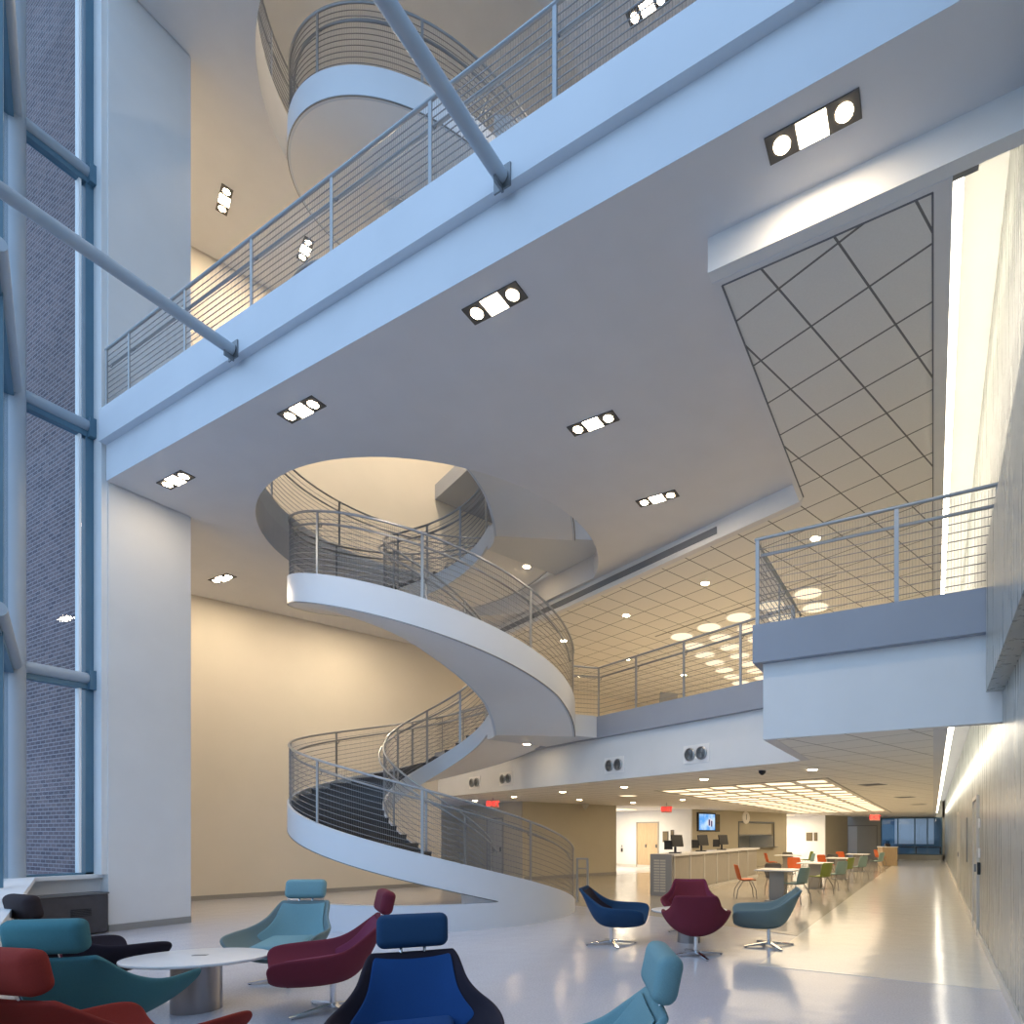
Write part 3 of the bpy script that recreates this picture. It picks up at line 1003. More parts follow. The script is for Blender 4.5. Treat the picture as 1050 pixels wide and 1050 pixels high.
# ------------------------------------------------------------------ lounge chairs
ROWS = [  # centre (y,z), edge (y,z), half width
    ((-.475, .345), (-.500, .485), .375), ((-.43, .300), (-.475, .548), .425), ((-.28, .275), (-.33, .562), .440),
    ((-.05, .268), (-.14, .566), .435), ((.11, .285), (.0, .572), .410), ((.20, .355), (.09, .598), .355),
    ((.25, .44), (.185, .655), .302), ((.30, .54), (.255, .71), .283), ((.35, .67), (.325, .765), .272),
    ((.385, .765), (.375, .80), .262), ((.405, .815), (.400, .820), .245)]
def shell_mesh():
    rows = []
    for c, e, wd in ROWS:
        row = []
        for i in range(-8, 9):
            u = i / 8
            g_ = abs(u) ** 1.9
            xx = wd * (math.sin(u * PI / 2 * 0.75) / math.sin(PI / 2 * 0.75))
            row.append((xx, c[0] + (e[0] - c[0]) * g_, c[1] + (e[1] - c[1]) * g_))
        rows.append(row)
    return MB().grid(rows)

def solid_shell(o, th=0.036, off=-1):
    m = o.modifiers.new('thickness', 'SOLIDIFY')
    m.thickness = th
    m.offset = off
    s = o.modifiers.new('smooth', 'SUBSURF')
    s.levels = 1
    s.render_levels = 2

SHELL = shell_mesh().mesh('shell', True)
def lounge(label, r, d, facing, cols, head=True, group=None, base_rot=0.4):
    x, y = rd(r, d)
    t = thing('lounge_chair', label, 'chair', (x, y, 0), facing + PI / 2, group)
    shell = bpy.data.objects.new('shell', SHELL.copy())
    shell.data.materials.append(cols[0])
    COL.objects.link(shell)
    shell.parent = t
    solid_shell(shell)
    mb = rounded(0.46, 0.54, 0.12, 0.05)
    mb.move(T(0, -0.13, 0.392) @ RX(R(4)))
    mb.build('seat_cushion', cols[1], t, smooth=60)
    prow = []
    for (c, e, wd) in ROWS[4:10]:
        row = []
        for i in range(-6, 7):
            u = i / 6 * 0.80
            g_ = abs(u) ** 1.9
            xx = wd * (math.sin(u * PI / 2 * 0.75) / math.sin(PI / 2 * 0.75))
            row.append((xx, c[0] + (e[0] - c[0]) * g_ - 0.012, c[1] + (e[1] - c[1]) * g_ + 0.006))
        prow.append(row)
    lin = MB().grid(prow).build('back_lining', cols[1], t, smooth=True)
    solid_shell(lin, 0.014, 0)
    if head:
        hb = rounded(0.43, 0.115, 0.215, 0.05)
        for i, v in enumerate(hb.v):
            hb.v[i] = (v[0], v[1] - 0.5 * v[0] ** 2, v[2])
        hb.move(T(0, 0.440, 0.934) @ RX(R(-12)))
        hb.build('headrest', cols[2], t, smooth=60)
        for sx in (-0.07, 0.07):
            MB().tube([(sx, 0.405, 0.78), (sx, 0.44, 0.88)], 0.009, 8).build('headrest_post', M['chrome'], t, smooth=True)
    MB().lathe([(0.026, 0.05), (0.026, 0.30)], n=16).build('column', M['chrome'], t, smooth=True)
    MB().lathe([(0.10, 0.268), (0.13, 0.285)], n=16).build('swivel_plate', M['steel_d'], t)
    for k in range(4):
        an = base_rot + k * PI / 2
        ca, sa = math.cos(an), math.sin(an)
        mb = MB()
        n_ = Vector((-sa, ca, 0))
        p0, p1 = Vector((0, 0, 0)), Vector((ca * 0.37, sa * 0.37, 0))
        mb.hexa([p0 - n_ * .028 + Vector((0, 0, .028)), p1 - n_ * .017 + Vector((0, 0, .006)), p1 + n_ * .017 + Vector((0, 0, .006)), p0 + n_ * .028 + Vector((0, 0, .028))],
                [p0 - n_ * .028 + Vector((0, 0, .065)), p1 - n_ * .017 + Vector((0, 0, .022)), p1 + n_ * .017 + Vector((0, 0, .022)), p0 + n_ * .028 + Vector((0, 0, .065))])
        lg = mb.build('leg', M['chrome'], t)
        MB().lathe([(0.014, 0.0), (0.014, 0.008)], (ca * .35, sa * .35, 0), 10).build('glide', M['dark'], lg)
    return t

RIGHT, AWAY, LEFT, TOWARD = YAW, YAW + PI / 2, YAW + PI, YAW - PI / 2
c_teal = fabric('teal_wool', (0.065, 0.205, 0.24))
c_teal_l = fabric('pale_teal_wool', (0.19, 0.345, 0.38))
c_teal_g = fabric('grey_green_wool', (0.18, 0.25, 0.26))
c_mar = fabric('maroon_wool', (0.165, 0.024, 0.042))
c_mar2 = fabric('plum_wool', (0.185, 0.03, 0.07))
c_navy = fabric('royal_blue_wool', (0.012, 0.065, 0.22))
c_navy_h = fabric('navy_leather', (0.015, 0.055, 0.13))
c_dark = fabric('aubergine_wool', (0.022, 0.018, 0.03))
c_rust = fabric('rust_red_wool', (0.26, 0.03, 0.022))
c_brown = fabric('dark_brown_leather', (0.035, 0.025, 0.028))

lounge('rust red high-backed lounge chair cut off at the bottom left corner', -2.72, 3.08, AWAY - R(12), (c_rust, c_mar2, c_rust))
lounge('teal high-backed lounge chair seen from behind at the left of the oval table', -3.60, 3.98, AWAY + R(12), (c_teal, c_teal_l, c_teal))
lounge('dark brown and navy high-backed lounge chair beside the charcoal heater', -4.98, 5.42, AWAY - R(24), (c_dark, c_navy_h, c_brown))
lounge('pale teal high-backed lounge chair facing forward in front of the stair curb', -3.62, 6.30, TOWARD + R(6), (c_teal_g, c_teal_l, c_teal_l))
lounge('maroon high-backed lounge chair in side view right of the oval table', -2.62, 5.24, LEFT + R(31), (c_mar, c_mar2, c_mar))
lounge('royal blue high-backed lounge chair facing the viewer at bottom centre', -1.235, 3.40, TOWARD + R(21), (c_dark, c_navy, c_navy_h))
lounge('teal high-backed lounge chair cut off at the bottom edge, facing left', -0.28, 2.62, LEFT + R(6), (c_teal_l, c_teal_l, c_teal_l))
G2 = 'low-backed lounge chairs around the far white table'
lounge('dark navy low-backed lounge chair in side view left of the far white table', -0.25, 8.40, RIGHT - R(8), (c_navy_h, c_dark, c_dark), False, G2)
lounge('maroon low-backed lounge chair seen from behind, nearest at the far white table', 0.86, 7.60, AWAY - R(6), (c_mar, c_mar2, c_mar), False, G2)
lounge('maroon low-backed lounge chair facing forward behind the far white table', 0.98, 9.56, TOWARD - R(6), (c_mar2, c_mar, c_mar), False, G2)
lounge('grey-teal low-backed lounge chair in side view right of the far white table', 1.95, 8.25, LEFT - R(10), (c_teal_g, c_teal_g, c_teal_l), False, G2)

# low oval tables on drum bases
def oval_table(label, r, d, sx, sy, rz, drum):
    x, y = rd(r, d)
    t = thing('coffee_table', label, 'table', (x, y, 0), rz)
    MB().lathe([(0.94, 0.440), (0.99, 0.448), (1.0, 0.458), (0.995, 0.468), (0.97, 0.470)], n=56, sx=sx, sy=sy).build('tabletop', M['top'], t, smooth=30)
    MB().lathe([(drum, 0.0), (drum, 0.441)], n=40).build('drum_base', M['drum'], t, smooth=40)
    MB().box(-0.06, 0.03, 0.470, 0.06, 0.075, 0.473).build('cable_cover', M['steel_d'], t)
    return t
M['drum'] = principled('brushed_drum', (0.36, 0.34, 0.34), 0.28, 0.9)
oval_table('white oval coffee table on a brushed steel drum among the front lounge chairs', -3.84, 5.26, 0.585, 0.42, YAW + R(8), 0.19)
oval_table('white coffee table half hidden between the two maroon low-backed chairs', 0.87, 8.60, 0.55, 0.40, YAW, 0.17)

# charcoal heater cabinet below the short window
hx = thing('heater_cabinet', 'charcoal metal heater cabinet standing under the corner window', 'heater', (-11.72, 3.9, 0))
MB().box(-0.2, -0.55, 0.02, 0.12, 0.66, 0.62).build('body', M['heater'], hx, bevel=0.012)
MB().box(-0.215, -0.56, 0.62, 0.135, 0.67, 0.645).build('lid', M['steel_d'], hx)
mb = MB()
for k in range(5):
    mb.box(0.12, 0.2, 0.30 + 0.025 * k, 0.126, 0.45, 0.312 + 0.025 * k)
mb.build('vent', M['dark'], hx)

# ------------------------------------------------------------------ air nozzles on the bulkhead
def nozzle_pair(px_, py_, lab):
    p = at_a(px_, py_, 8.19)
    t = thing('air_nozzle_plate', lab, 'air vent', p, PI - GA, 'paired air nozzles on the bulkhead')
    # local: x along the wall, -y... outward is +y after the half turn
    MB().box(-0.30, 0.0, -0.165, 0.30, 0.012, 0.165).build('plate', M['white_e'], t)
    for sx in (-0.135, 0.135):
        rim = MB().lathe([(0.115, 0.0), (0.12, 0.03), (0.105, 0.04), (0.09, 0.012)], n=28)
        rim.move(T(sx, 0.012, 0) @ RX(-PI / 2))
        nz = rim.build('nozzle', M['steel'], t, smooth=40)
        cr = MB()
        for r_ in (0.085, 0.055, 0.028):
            cr.lathe([(r_, 0.0), (r_, 0.030), (r_ - 0.012, 0.030), (r_ - 0.014, 0.0)], n=24)
        cr.move(T(sx, 0.014, 0) @ RX(-PI / 2))
        cr.build('vane', M['steel_d'], nz)
        dk = MB().lathe([(0.09, 0.0), (0.09, 0.006)], n=24)
        dk.move(T(sx, 0.0125, 0) @ RX(-PI / 2))
        dk.build('throat', M['dark'], nz)
NZ = [(714, 773, 'pair of round air nozzles nearest to the balcony box on the white bulkhead'),
      (630, 784.5, 'pair of round air nozzles on the bulkhead just right of the spiral stair'),
      (519, 798.5, 'pair of round air nozzles on the bulkhead seen under the stair landing, right one'),
      (487, 802.5, 'pair of round air nozzles on the bulkhead next to the inner stair stringer, farthest left')]
for a in NZ:
    nozzle_pair(*a)

# slot diffuser on the drop face
p0, p1 = at_a(735, 546, 8.43), at_a(505, 652, 8.43)
sd = thing('slot_diffuser', 'long dark linear air slot along the edge of the lowered tile ceiling', 'air vent', (p0[0], p0[1], 6.99))
q = Vector((p1[0] - p0[0], p1[1] - p0[1], 0))
n_ = Vector((-E1.x, -E1.y, 0)) * 0.02
mb = MB().hexa([Vector((0, 0, -0.05)), q + Vector((0, 0, -0.05)), q + n_ + Vector((0, 0, -0.05)), n_ + Vector((0, 0, -0.05))],
               [Vector((0, 0, 0.07)), q + Vector((0, 0, 0.07)), q + n_ + Vector((0, 0, 0.07)), n_ + Vector((0, 0, 0.07))])
mb.build('slot', M['diffgrey'], sd)

# ------------------------------------------------------------------ exit signs
def exit_sign(p, rz, lab, s=0.30):
    drop = Z1C - 0.002 - p[2]
    t = thing('exit_sign', lab, 'sign', p, rz, 'red exit signs')
    MB().box(-s / 2, -0.025, -s * 0.32, s / 2, 0.025, s * 0.32).build('housing', M['exit_face'], t)
    MB().box(-0.01, -0.01, s * 0.32, 0.01, 0.01, drop).build('stem', M['steel'], t)
    text_part('EXIT', s * 0.56, T(0, -0.027, 0) @ RX(PI / 2), M['red'], t)
p = at_z(505.5, 818, Z1C); exit_sign((p[0], p[1], Z1C - 0.19), YAW, 'red exit sign behind the spiral stair railing', 0.36)
p = at_z(683.5, 823, Z1C); exit_sign((p[0], p[1], Z1C - 0.24), YAW, 'red exit sign in front of the white passage', 0.36)
p = at_z(897, 833, Z1C); exit_sign((p[0], p[1], Z1C - 0.26), YAW, 'red exit sign at the far end near the dark window', 0.5)

# ------------------------------------------------------------------ service counter and wall fittings
ct = thing('service_counter', 'long service counter with panelled front and pale worktop before the screen wall', 'counter', (-6.16, 13.75, 0))
MB().box(-0.27, 0.06, 0, 0.24, 8.3, 1.0).build('body', M['counterface'], ct)
MB().box(-0.30, 0.10, 1.0, 0.32, 8.45, 1.06).build('worktop', M['top'], ct, bevel=0.006)
MB().box(-0.30, 0.0, 0, 0.30, 0.06, 1.058).build('end_panel', M['mull2'] if 'mull2' in M else M['base'], ct)
M['mesh_pale'] = principled('pale_mesh', (0.62, 0.57, 0.47), 0.5)
mb = MB()
for i in range(12):
    for j in range(2):
        mb.box(-0.19 + j * 0.17, -0.008, 0.10 + i * 0.07, -0.04 + j * 0.17, 0.0, 0.145 + i * 0.07)
mb.build('glazed_insert', M['mesh_pale'], ct)
for k in range(7):
    MB().box(0.24, 0.30 + k * 1.12, 0.10, 0.262, 1.34 + k * 1.12, 0.95).build('front_panel', M['counterface'], ct)
    MB().box(0.24, 0.22 + k * 1.12, 0.06, 0.285, 0.27 + k * 1.12, 1.0).build('batten', M['base_l'], ct)
MB().box(0.24, 0.10, 0.0, 0.29, 8.3, 0.06).build('plinth', M['base_l'], ct)

def terminal(y, lab, s=1.0):
    t = thing('till_terminal', lab, 'monitor', (-6.12, y, 1.06), R(12), 'till terminals on the counter')
    MB().box(-0.15, -0.12, 0, 0.15, 0.12, 0.03).build('foot', M['dark'], t)
    MB().box(-0.03, -0.02, 0.02, 0.03, 0.05, 0.2).build('stand', M['dark'], t)
    mb = MB().box(-0.19, -0.02, -0.16, 0.19, 0.02, 0.16)
    mb.move(T(0.05, 0.0, 0.33) @ RZ(R(50)) @ RX(R(-12)))
    mb.build('screen', M['dark'], t, bevel=0.006)
    mb = MB().box(-0.11, -0.03, -0.12, 0.11, 0.03, 0.12)
    mb.move(T(-0.16, -0.12, 0.22) @ RZ(R(10)) @ RX(R(10)))
    mb.build('customer_display', M['dark'], t, bevel=0.006)
terminal(14.6, 'black till terminal nearest on the counter end')
terminal(16.6, 'black till terminal in the middle of the counter row')
terminal(18.5, 'black till terminal farthest along the counter row')

def on_wall(px_, py_, b=BW - 0.001):
    return at_b(px_, py_, b)
RW = GA * -1 + PI / 2          # local x along E1, local -y ... wall faces -E2
def wall_thing(name, lab, cat, px_, py_, b=BW - 0.001, group=None):
    return thing(name, lab, cat, at_b(px_, py_, b), PI / 2 - GA, group)
# in this frame local x runs along E1 (away-right) and local -y points out of the wall
tv = wall_thing('wall_screen', 'wall-mounted screen showing a bluish picture above the till terminals', 'television', 723.5, 843)
MB().box(-0.62, -0.09, -0.42, 0.62, 0.0, 0.42).build('bezel', M['dark'], tv, bevel=0.01)
def tv_mat():
    m = emis('screen_picture', (0.3, 0.6, 1), 1.1)
    e = [n for n in m.node_tree.nodes if n.type == 'EMISSION'][0]
    t = N(m, 'ShaderNodeTexCoord'); g_ = N(m, 'ShaderNodeTexNoise'); r = N(m, 'ShaderNodeValToRGB')
    g_.inputs['Scale'].default_value = 2.6
    L(m, t.outputs['Object'], g_.inputs['Vector']); L(m, g_.outputs[0], r.inputs[0])
    r.color_ramp.elements[0].position = 0.40; r.color_ramp.elements[0].color = (0.12, 0.38, 0.85, 1)
    r.color_ramp.elements[1].position = 0.62; r.color_ramp.elements[1].color = (0.55, 0.75, 0.95, 1)
    L(m, r.outputs[0], e.inputs[0])
    return m
sc = MB().box(-0.56, -0.094, -0.36, 0.56, -0.09, 0.36).build('display', tv_mat(), tv)
MB().lathe([(0.20, 0.0), (0.20, 0.002)], n=20, sx=1.0, sy=0.9).move(T(0.22, -0.094, -0.02) @ RX(PI / 2)).build('picture_patch', emis('screen_pale', (0.9, 0.85, 0.95), 0.9), sc)
MB().box(0.10, -0.099, -0.16, 0.2, -0.0955, 0.12).box(0.27, -0.099, -0.2, 0.36, -0.0955, 0.06).build('picture_figures', emis('screen_dark', (0.12, 0.08, 0.25), 0.6), sc)
ck = wall_thing('wall_clock', 'round white wall clock on the taupe wall right of the screen', 'clock', 764.5, 838.5)
MB().lathe([(0.30, 0.0), (0.30, 0.04), (0.27, 0.05)], n=32).move(RX(PI / 2)).build('rim', M['white_e'], ck, smooth=30)
MB().box(-0.012, -0.058, 0.0, 0.012, -0.05, 0.17).box(-0.012, -0.058, -0.10, 0.012, -0.05, 0.0).build('hands', M['dark'], ck)
pn = wall_thing('notice_plate', 'narrow dark framed notice between screen and serving hatch', 'sign', 735.5, 844)
MB().box(-0.17, -0.02, -0.4, 0.17, 0, 0.4).build('frame', M['fixture'], pn)
MB().box(-0.12, -0.024, 0.04, 0.12, -0.02, 0.34).box(-0.12, -0.024, -0.34, 0.12, -0.02, -0.04).build('sheet', M['plaque'], pn)
hs = thing('serving_shutter', 'half-lowered pale roller shutter in the serving hatch behind the counter', 'shutter', (*ab(25.05, BW + 0.1), 1.55), PI / 2 - GA)
mb = MB()
for k in range(10):
    mb.box(-1.48, -0.012, 0.02 + 0.055 * k, 1.48, 0.012, 0.07 + 0.055 * k)
mb.build('slats', M['olive'], hs)
MB().box(-1.48, -0.02, -0.03, 1.48, 0.02, 0.02).build('bottom_bar', M['steel'], hs)
fr = thing('hatch_frame', 'steel frame around the serving hatch in the taupe wall', 'frame', (*ab(25.05, BW), 0.95), PI / 2 - GA)
MB().box(-1.56, -0.03, 0.0, -1.5, 0.0, 1.2).build('jamb', M['steel_d'], fr)
MB().box(1.5, -0.03, 0.0, 1.56, 0.0, 1.2).build('jamb', M['steel_d'], fr)
MB().box(-1.56, -0.03, 1.2, 1.56, 0.0, 1.26).build('head', M['steel_d'], fr)
MB().box(-1.56, -0.25, -0.05, 1.56, 0.0, 0.0).build('shelf', M['steel'], fr)

# doors: on the white passage wall (face a = 20.02), lobby alcove, end wall, right wall
def face_a(a, b, z=0): return (*ab(a, b), z)
# local x along -E2 (to the right in the picture), local -y out of the wall (towards -E1)
RA = -(GA * -1) * -1
def door_on_a(name, a, b, wdt, h, leaf, frame, panes=1):
    t = bpy.data.objects.new(name, None)
    t.location = face_a(a, b)
    t.rotation_euler = (0, 0, -GA)
    COL.objects.link(t)
    t['kind'] = 'structure'
    MB().box(-wdt / 2 - 0.06, -0.03, 0, -wdt / 2, 0.0, h).box(wdt / 2, -0.03, 0, wdt / 2 + 0.06, 0.0, h).box(-wdt / 2 - 0.06, -0.03, h, wdt / 2 + 0.06, 0, h + 0.06).build('frame', frame, t)
    for k in range(panes):
        x0 = -wdt / 2 + wdt * k / panes
        lf = MB().box(x0 + 0.005, -0.015, 0.01, x0 + wdt / panes - 0.005, -0.001, h).build('leaf', leaf, t)
        MB().box(x0 + wdt / panes - 0.12, -0.06, 0.95, x0 + wdt / panes - 0.06, -0.015, 1.1).build('handle', M['steel_d'], lf)
    return t
door_on_a('door_1', 20.02, BW + 2.72, 1.38, 2.1, M['wood'], M['base'], 2)
door_on_a('door_2', 31.92, BW + 3.3, 1.0, 2.1, M['wood'], M['base'], 1)
door_on_a('door_3', 11.22, BW + 1.75, 1.0, 2.1, M['grey'], M['base'], 2)
def plate(px_, py_, a, wdt, h, lab):
    t = thing('notice_plate', lab, 'sign', at_a(px_, py_, a), -GA, 'dark framed notices')
    MB().box(-wdt / 2, -0.02, -h / 2, wdt / 2, 0, h / 2).build('frame', M['fixture'], t)
    MB().box(-wdt / 2 + 0.04, -0.024, -h / 2 + 0.04, wdt / 2 - 0.04, -0.02, h / 2 - 0.04).build('sheet', M['plaque'], t)
plate(682.5, 858, 20.01, 0.34, 0.5, 'larger dark framed notice on the white passage wall beside the double door')
plate(689.5, 856, 20.01, 0.2, 0.45, 'narrower dark framed notice at the right end of the white passage wall')
plate(830, 858, 31.91, 0.42, 0.5, 'wider dark framed notice on the far white alcove wall')
plate(836.5, 858, 31.91, 0.22, 0.5, 'narrow dark framed notice on the far white alcove wall')
sw = thing('wall_phone', 'small black switch on the white passage wall left of the double door', 'switch', at_a(637.8, 871, 20.01), -GA)
MB().box(-0.05, -0.03, -0.12, 0.05, 0, 0.06).build('body', M['dark'], sw)
MB().box(-0.04, -0.02, 0.12, 0.04, 0, 0.22).build('plate', M['steel'], sw)

# end-wall door left of the dark window
t = bpy.data.objects.new('door_4', None); t.location = (-4.05, YE, 0); COL.objects.link(t); t['kind'] = 'structure'
MB().box(-0.92, -0.03, 0, -0.85, 0, 2.1).box(0.85, -0.03, 0, 0.92, 0, 2.1).box(-0.92, -0.03, 2.1, 0.92, 0, 2.17).build('frame', M['base'], t)
MB().box(-0.85, -0.012, 0.01, -0.30, -0.001, 2.1).build('leaf', M['white'], t)
MB().box(-0.29, -0.02, 0.01, 0.85, -0.001, 2.1).build('leaf', M['grey'], t)
# two plain doors in the polished right wall
def right_door(name, y0, wdt, h):
    t = bpy.data.objects.new(name, None); t.location = (XR, y0, 0); COL.objects.link(t); t['kind'] = 'structure'
    MB().box(-0.035, -0.05, 0, 0, 0, h).box(-0.035, wdt, 0, 0, wdt + 0.05, h).box(-0.035, -0.05, h, 0, wdt + 0.05, h + 0.06).build('frame', M['base_l'], t)
    lf = MB().box(-0.01, 0.0, 0.01, -0.001, wdt, h).build('leaf', M['grey'], t)
    MB().box(-0.06, 0.06, 0.98, -0.01, 0.12, 1.1).build('handle', M['steel_d'], lf)
right_door('door_5', 10.5, 1.0, 2.1)
right_door('door_6', 17.6, 1.0, 2.1)
for y, z, nm, lab in ((10.2, 1.72, 'card_reader', 'small white plate high beside the nearest corridor door'), (10.2, 1.28, 'light_switch', 'small white switch beside the nearest corridor door')):
    s_ = thing(nm, lab, 'switch', (XR, y, z))
    MB().box(-0.025, -0.045, -0.07, 0, 0.045, 0.07).build('plate', M['white_e'], s_, bevel=0.004)
s_ = thing('door_lock', 'small black lock box beside the nearest corridor door', 'switch', (XR, 10.22, 1.05))
MB().box(-0.04, -0.05, -0.09, 0, 0.05, 0.09).build('body', M['dark'], s_, bevel=0.006)
s_ = thing('notice_plate', 'tall grey notice plate on the corridor wall beyond the nearest door', 'sign', (XR, 14.0, 1.45))
MB().box(-0.02, -0.2, -0.45, 0, 0.2, 0.45).build('plate', M['steel_d'], s_)

# reception box, fire camera, ceiling bits
bx = thing('reception_stand', 'plain tan stand at the far end of the dining area', 'stand', at_z(910, 887.5, 0), YAW)
MB().box(-0.37, -0.3, 0, 0.37, 0.3, 0.92).build('body', M['wood'], bx)
MB().box(-0.40, -0.33, 0.92, 0.40, 0.33, 0.96).build('top', M['top'], bx)
it = thing('desk_organizer', 'small dark organizer on the tan stand', 'organizer', (*at_z(910, 887.5, 0)[:2], 0.96), YAW)
MB().box(-0.12, -0.08, 0, 0.12, 0.08, 0.14).build('box', M['dark'], it)
mb = MB()
for k in range(4):
    mb.box(-0.09 + 0.05 * k, -0.03, 0.14, -0.06 + 0.05 * k, 0.0, 0.26 + 0.03 * (k % 2))
mb.build('contents', c_navy_h, it)
cm = thing('camera_dome', 'pale cone-shaped camera dome hanging from the lobby ceiling by the taupe wall', 'camera', (*at_z(600, 824, Z1C)[:2], Z1C))
MB().lathe([(0.02, -0.22), (0.14, -0.06), (0.15, 0.0)], n=20).build('dome', M['base_l'], cm, smooth=True)
cm = thing('camera_dome', 'small black camera dome under the low ceiling by the balcony box', 'camera', (*at_z(781.5, 789.5, Z1C)[:2], Z1C))
MB().lathe([(0.02, -0.09), (0.06, -0.05), (0.065, -0.01)], n=16).build('dome', M['dark'], cm, smooth=True)
MB().lathe([(0.12, -0.012), (0.12, 0.0)], n=20).build('base', M['white_e'], cm)
for px_, py_, lab in ((895, 804, 'air vent plate in the low corridor ceiling, nearest one'), (928, 817, 'air vent plate in the low corridor ceiling, middle one'), (942, 824.5, 'air vent plate in the low corridor ceiling, farthest right one')):
    v_ = thing('ceiling_vent', lab, 'air vent', (*at_z(px_, py_, Z1C)[:2], Z1C), -GA)
    MB().box(-0.3, -0.3, -0.012, 0.3, 0.3, 0.0).build('frame', M['white_e'], v_)
    mb = MB()
    for k in range(5):
        mb.box(-0.24, -0.24 + 0.1 * k, -0.018, 0.24, -0.19 + 0.1 * k, -0.012)
    mb.build('slats', M['diffgrey'], v_)

# ------------------------------------------------------------------ dining tables and chairs
f_or = principled('orange_shell', (0.62, 0.13, 0.03), 0.5)
f_gr = principled('green_shell', (0.24, 0.30, 0.055), 0.5)
f_te = principled('sage_shell', (0.24, 0.36, 0.34), 0.5)
f_gy = principled('grey_shell', (0.11, 0.10, 0.09), 0.5)
M['chairleg'] = principled('chair_leg_steel', (0.30, 0.28, 0.26), 0.35, 0.8)

def seat_rows(rows, n=6, dish=0.02):
    out = []
    for y, z, w_ in rows:
        out.append([(w_ * i / n, y - 0.0, z + dish * (i / n) ** 2) for i in range(-n, n + 1)])
    return MB().grid(out)
SEATM = seat_rows([(-.21, .435, .17), (-.19, .45, .205), (-.05, .448, .22), (.10, .44, .215), (.17, .452, .205), (.19, .475, .19)]).mesh('seat', True)
bk = MB().grid([[(w_ * i / 6, y - 0.05 * (i / 6) ** 2, z) for i in range(-6, 7)] for y, z, w_ in [(.185, .46, .17), (.205, .50, .205), (.235, .60, .22), (.265, .72, .215), (.285, .80, .20), (.29, .82, .17)]])
BACKM = bk.mesh('backrest', True)
def dining(label, r, d, facing, mt):
    x, y = rd(r, d)
    t = thing('dining_chair', label, 'chair', (x, y, 0), facing + PI / 2, 'coloured dining chairs')
    for me, nm in ((SEATM, 'seat'), (BACKM, 'backrest')):
        me = me.copy()
        o = bpy.data.objects.new(nm, me)
        me.materials.append(mt)
        COL.objects.link(o)
        o.parent = t
        s = o.modifiers.new('thickness', 'SOLIDIFY'); s.thickness = 0.016; s.offset = 0
    for sx in (-1, 1):
        MB().tube([(sx * .17, -.10, .435), (sx * .20, -.20, .22), (sx * .205, -.22, .0)], .0105, 8).build('leg', M['chairleg'], t, smooth=True)
        MB().tube([(sx * .17, .10, .435), (sx * .20, .24, .22), (sx * .205, .27, .0)], .0105, 8).build('leg', M['chairleg'], t, smooth=True)
    MB().box(-.17, -.11, .428, .17, .11, .438).build('seat_frame', M['chairleg'], t)

def dtable(label, r, d, s=0.45):
    x, y = rd(r, d)
    t = thing('dining_table', label, 'table', (x, y, 0), 0, 'white dining tables')
    MB().box(-s, -s, 0.715, s, s, 0.745).build('tabletop', M['top'], t, bevel=0.01)
    MB().box(-0.17, -0.17, 0.02, 0.17, 0.17, 0.715).build('pedestal', M['base'], t)
    MB().box(-0.26, -0.26, 0.0, 0.26, 0.26, 0.02).build('foot', M['steel_d'], t)

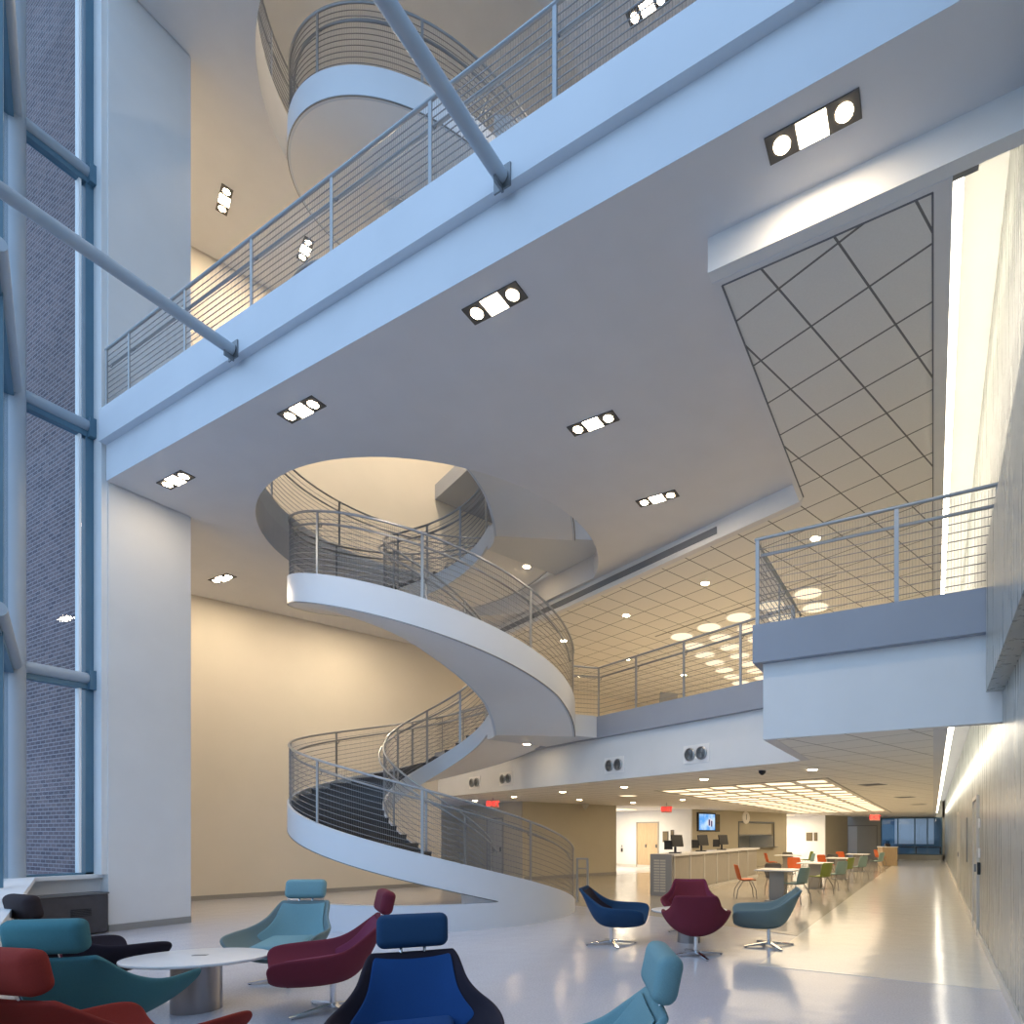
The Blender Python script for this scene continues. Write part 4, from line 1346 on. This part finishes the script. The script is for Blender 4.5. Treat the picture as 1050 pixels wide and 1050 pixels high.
def pr(px_, d): return (px_ - PX) / F * d, d
dtable('white dining table nearest to the lounge, grey pedestal visible', *pr(798, 13.9))
dtable('white dining table second along the corridor side', *pr(836, 17.2))
dtable('white dining table third along the corridor side', *pr(862, 20.8))
dtable('white dining table farthest along the corridor side', *pr(880, 25.0))
dtable('white dining table near the far white alcove', *pr(808, 23.6))
DC = [('orange dining chair standing alone in side view before the counter', *pr(765, 14.5), RIGHT, f_or),
      ('dark grey dining chair facing forward at the nearest table', *pr(795, 14.85), TOWARD, f_gy),
      ('sage dining chair seen from behind at the nearest table', *pr(816, 13.4), LEFT + R(-50), f_te),
      ('orange dining chair behind the nearest table facing left', *pr(816, 18.9), TOWARD, f_or),
      ('green dining chair at the second table seen from behind', *pr(841, 15.6), AWAY + R(35), f_gr),
      ('sage dining chair at the second table closest to the corridor', *pr(857, 16.6), LEFT + R(-60), f_te),
      ('orange dining chair behind the second table', *pr(847, 21.5), RIGHT - R(60), f_or),
      ('green dining chair between second and third table', *pr(866, 19.2), AWAY + R(40), f_gr),
      ('sage dining chair at the third table closest to the corridor', *pr(880, 20.4), LEFT + R(-60), f_te),
      ('orange dining chair behind the third table', *pr(865, 25.4), RIGHT - R(70), f_or),
      ('sage dining chair at the farthest table closest to the corridor', *pr(899, 24.6), LEFT + R(-50), f_te),
      ('orange dining chair in side view at the alcove table', *pr(791, 23.7), RIGHT, f_or),
      ('dark grey dining chair behind the alcove table', *pr(809, 24.7), TOWARD, f_gy),
      ('sage dining chair at the right of the alcove table', *pr(828, 23.0), LEFT, f_te),
      ('green dining chair facing left by the far white alcove wall', *pr(827, 26.0), LEFT, f_gr),
      ('dark grey dining chair at the third table facing forward', *pr(856, 22.2), TOWARD, f_gy),
      ('orange dining chair beside the tan stand', *pr(902.5, 29.0), RIGHT, f_or)]
for a in DC:
    dining(*a)

# dark tables and chairs behind the far window read as one dim bar
bb = thing('bar_table', 'dark long table seen through the window at the corridor end', 'table', (-1.0, YE + 2.2, 0))
MB().box(-1.5, -0.35, 0.72, 1.6, 0.35, 0.78).build('tabletop', M['dark'], bb)
for x in (-1.3, 0.0, 1.4):
    MB().box(x - 0.04, -0.3, 0, x + 0.04, 0.3, 0.72).build('leg', M['dark'], bb)
struct('exterior_end_wall', MB().box(-9, YE + 6, 0, 3, YE + 6.2, 9), M['mull'])
struct('exterior_pale_wall', MB().box(-2.44, YE + 5.6, 0.9, 0.04, YE + 5.9, 4), M['white'])
struct('ceiling_end_room', MB().box(-5.5, YE + 0.2, 2.75, XR + 0.3, YE + 3.2, 2.85), M['soffit'])

# second floor things behind the railing
x, y, z = at_z(681, 720, 4.04)
v = rd((681 - PX) / F * 15.0, 15.0)
lc2 = thing('mesh_chair', 'grey mesh-backed chair standing behind the second floor railing', 'chair', (v[0], v[1], 4.04), YAW + R(200))
MB().box(-0.24, -0.24, 0.42, 0.24, 0.24, 0.48).build('seat', M['base'], lc2, bevel=0.02)
mb = MB().box(-0.24, -0.02, -0.25, 0.24, 0.02, 0.25); mb.move(T(0, 0.26, 0.80) @ RX(R(-10)))
mb.build('backrest', M['base'], lc2, bevel=0.015)
for sx in (-1, 1):
    for sy in (-1, 1):
        MB().tube([(sx * .2, sy * .2, .43), (sx * .23, sy * .25, 0)], .012, 8).build('leg', M['chairleg'], lc2, smooth=True)
